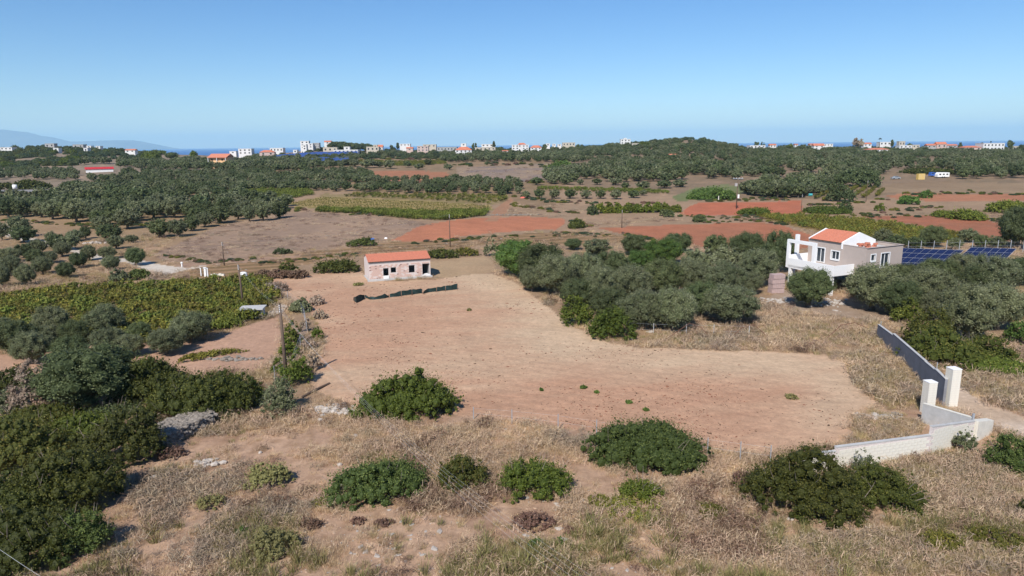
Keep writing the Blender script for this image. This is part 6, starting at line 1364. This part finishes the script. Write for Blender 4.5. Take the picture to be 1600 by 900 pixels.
p = P(24, 297.5); b = MB(); b.tube([(0, 0, 0), (0, 0, 1.9)], .95, 16); b.tube([(0, 0, 1.9), (0, 0, 2.0)], .8, 16); tag(obj('round_tank', b.me('round_tank', M['white'], True), None, (p[0], p[1], p[2] + .6)), 'round white tank on the retaining wall at the far left', 'tank')
p = P(40, 300); b = MB(); b.box((0, 0, -.5), (90 / ppm(p), .4, 1.5)); tag(obj('retaining_wall', b.me('retaining_wall', M['conc_shade_grey']), None, tuple(p), .0), 'low blue-grey retaining wall under the white tank at the far left', 'wall')
for (px, py, w_, h_, lab) in [(311, 319, 14, 1.6, 'low white well house among the olives, wide one'), (324, 314, 7, 2.0, 'narrow white well tower right of the wide one')]:
    p = P(px, py); b = MB(); b.box((0, 0, 0), (w_ / ppm(p), 1.6, h_), .2); b.box((0, 0, h_), (w_ / ppm(p) + .2, 1.8, .12), .2); tag(obj('well_house', b.me('well_house', M['white']), None, tuple(p)), lab, 'well house')
# distant solar farm on the left
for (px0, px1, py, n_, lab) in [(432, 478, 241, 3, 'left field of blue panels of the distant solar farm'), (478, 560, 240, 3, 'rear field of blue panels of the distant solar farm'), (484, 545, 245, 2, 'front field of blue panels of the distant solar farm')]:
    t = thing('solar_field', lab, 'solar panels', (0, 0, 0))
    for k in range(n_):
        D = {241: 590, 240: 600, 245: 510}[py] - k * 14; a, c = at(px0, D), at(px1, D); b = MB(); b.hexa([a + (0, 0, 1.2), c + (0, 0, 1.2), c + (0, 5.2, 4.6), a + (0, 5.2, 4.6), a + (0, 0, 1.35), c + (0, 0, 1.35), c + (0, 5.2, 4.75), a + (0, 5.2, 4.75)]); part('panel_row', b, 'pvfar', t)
# dumped things in the right distance
p = P(1474, 278); t = thing('caravan', 'white caravan parked by the dry meadow in the right distance', 'caravan', tuple(p), 0.05); L_ = 19 / ppm(p)
b = MB(); V = []
for y in (0, 2.2): V += [(-L_ / 2, y, .5), (L_ / 2, y, .5), (L_ / 2 - .1, y, 2.5), (-L_ / 2 + .7, y, 2.6), (-L_ / 2, y, 1.7)]
b.add(V, [(0, 5, 6, 1), (1, 6, 7, 2), (2, 7, 8, 3), (3, 8, 9, 4), (4, 9, 5, 0)], [(0, 1, 2), (0, 2, 3), (0, 3, 4), (5, 7, 6), (5, 8, 7), (5, 9, 8)]); part('body', b, 'white', t)
for x in (-L_ * .3, 0, L_ * .3): b = MB(); b.box((x, -.03, 1.4), (.9, .04, .6)); part('window', b, 'dark', t)
for x in (-.5, .5): b = MB(); b.tube([(x, -.05, .35), (x, .25, .35)], .35, 12); part('wheel', b, 'rubber', t)
p = P(1464.5, 277); t = thing('blue_truck', 'blue truck parked against the left end of the caravan', 'truck', tuple(p + (0, 3.4, 0)), .1)
b = MB(); b.box((0, 0, .6), (3.8, 2., .5)); b.box((-1., 0, 1.1), (1.6, 1.9, 1.2), taper=.85); b.box((1., 0, 1.1), (2.2, 2., .9)); part('body', b, 'blue', t); b = MB(); b.box((-1., -.98, 1.6), (1., .05, .45)); part('window', b, 'dark', t)
for x in (-1.2, 1.2): b = MB(); b.tube([(x, -1.05, .4), (x, -.8, .4)], .4, 12); part('wheel', b, 'rubber', t)
p = P(1438, 280.5); t = thing('yellow_crate', 'pale yellow crate-like container standing by the meadow', 'container', tuple(p), .1); w_ = 11 / ppm(p)
b = MB(); b.box((0, 0, 0), (w_, 1.6, 2.7)); part('body', b, 'yellow', t)
for k in range(5): b = MB(); b.box((-w_ / 2 + w_ * (k + .5) / 5, -.83, .1), (.12, .06, 2.5)); part('rib', b, 'cream', t)
p = P(1399, 280); t = thing('parked_car', 'dark grey car under the trees left of the yellow crate', 'car', tuple(p), .05)
b = MB(); b.box((0, 0, .35), (4., 1.7, .55)); b.box((.1, 0, .9), (2.3, 1.5, .5), taper=.8); part('body', b, 'car', t); b = MB(); b.box((.1, -.74, .95), (1.7, .05, .35)); part('window', b, 'glass', t)
for x in (-1.2, 1.2): b = MB(); b.tube([(x, -.9, .33), (x, -.65, .33)], .33, 12); part('wheel', b, 'rubber', t)
p = P(1546, 258 + 0); b = MB(); b.box((0, 0, 0), (6, 3, 1.4), taper=.5); tag(obj('white_heap', b.me('white_heap', M['white']), None, tuple(P(1489, 258))), 'white patch of covered goods among the olives on the right', 'tarpaulin')
# single trees on the skyline
def skytree(px, yt, w, D, mat, label, kind='round'):
    p = at(px, D); s = F / D; a = w / 2 / s; h = hgt(p, yt); nb[0] += 1; gg = np.random.default_rng(400 + nb[0]); t = thing('skyline_tree', label, 'tree', tuple(p))
    if kind == 'palm':
        V, Q = [], []; b = MB()
        for k in range(22):
            an = gg.uniform(0, 6.28); el = gg.uniform(-.5, .9); d = np.array([math.cos(an) * math.cos(el), math.sin(an) * math.cos(el), math.sin(el)]); s_ = np.array([-math.sin(an), math.cos(an), 0]) * .35; c_ = np.array([0, 0, h - a * .6])
            b.add([c_, c_ + d * a * .6 + s_, c_ + d * a + (0, 0, -a * .35), c_ + d * a * .6 - s_], [(0, 1, 2, 3)])
        part('fronds', b, 'olive_dark', t)
    else:
        n_ = 26; c = gg.normal(0, 1, (n_, 3)); c = unit(c) * gg.uniform(.2, .75, n_)[:, None]
        zc = {'round': .62, 'cypress': .55, 'pine': .6}[kind]; zr = {'round': .38, 'cypress': .45, 'pine': .42}[kind]
        c = c * [a, a, h * zr]; c[:, 2] += h * zc
        if kind == 'pine': c[:, :2] *= np.clip((h - c[:, 2]) / (h * .6), .1, 1)[:, None]
        obj('crown', cloudmesh('crown', c, np.full(n_, max(a, 1.) * .36), 700, .55, M[mat], gg), t)
    b = MB(); b.tube([(0, 0, -1), (0, 0, h * .6)], .3, 6); part('trunk', b, 'bark', t)
for a in [(625, 221.5, 8, 700, 'olive_dark', 'dark pine right of the steep white building', 'pine'), (615, 224.5, 5, 700, 'olive_dark', 'smaller pine left of the taller one', 'round'), (746, 220.5, 3.4, 700, 'olive_dark', 'slim cypress on the skyline above the yellowish long building', 'cypress'), (742, 222.5, 5, 700, 'olive_dark', 'round tree left of the slim cypress', 'round'),
          (774, 219.5, 7, 705, 'olive_dark', 'tall conical pine right of the cypress', 'pine'), (905, 225, 9, 700, 'olive_dark', 'round tree right of the beige skyline building', 'round'), (853, 225, 9, 690, 'olive_dark', 'dark round tree right of the widest apartment block', 'round'), (1008, 221, 17, 660, 'mastic', 'large bright green round tree at the foot of the wooded hill', 'round'),
          (1182, 219.5, 8, 700, 'olive_dark', 'dark tree left of a cypress group right of the hill', 'round'), (1190, 219, 3, 700, 'olive_dark', 'thin cypress, left one of a pair', 'cypress'), (1194, 220, 3, 700, 'olive_dark', 'thin cypress, right one of a pair', 'cypress'), (1336, 214.5, 10, 680, 'grey_twig', 'grey gum tree, taller and left of a pair', 'round'), (1344, 216.5, 11, 680, 'grey_twig', 'grey gum tree, wider and right of a pair', 'round'),
          (1373.5, 215, 5.5, 700, 'olive_dark', 'palm on the right skyline', 'palm'), (1393, 217, 6, 690, 'olive_dark', 'small dark tree right of the white house under the palm', 'round'), (1420, 224, 10, 690, 'mastic', 'green round tree between the cream and beige houses', 'round'), (1499, 221.5, 8, 660, 'olive_dark', 'dark pine right of the grey house on the right', 'pine'), (1532, 221, 6, 690, 'olive_dark', 'tree behind the wide red hipped roof', 'round'),
          (1546, 218.5, 3, 690, 'olive_dark', 'small cypress behind the large white block', 'cypress'), (1577, 216, 11, 640, 'olive_dark', 'tallest dark tree right of the large white block', 'round'), (1596, 224, 12, 620, 'olive_dark', 'tree cut by the right edge on the skyline', 'round'), (306, 235, 12, 600, 'mastic', 'green tree on the skyline left of the orange farmhouse', 'round'), (272, 238.5, 20, 610, 'olive_dark', 'wide dark tree on the skyline right of the yellow-green tree', 'round'),
          (1234, 224.5, 11, 690, 'mastic', 'green round tree beside the tiny pinkish-white house', 'round'), (1254, 225, 11, 690, 'olive_dark', 'round tree left of the bright white gabled house', 'round')]: skytree(*a)
# ------------------------------------------------------------------ haze
b = MB(); b.box((0, 0, SEA - 9), (72000, 72000, 640)); hm_ = bpy.data.materials.new('haze'); hm_.use_nodes = True; n = hm_.node_tree.nodes; n.clear()
ho = n.new('ShaderNodeOutputMaterial'); pv = n.new('ShaderNodeVolumePrincipled'); pv.inputs['Color'].default_value = (.62, .93, 1.0, 1); pv.inputs['Density'].default_value = 6e-5; pv.inputs['Anisotropy'].default_value = .0
hm_.node_tree.links.new(pv.outputs[0], ho.inputs['Volume']); tag(obj('haze', b.me('haze', hm_)), None, None, None, 'stuff')
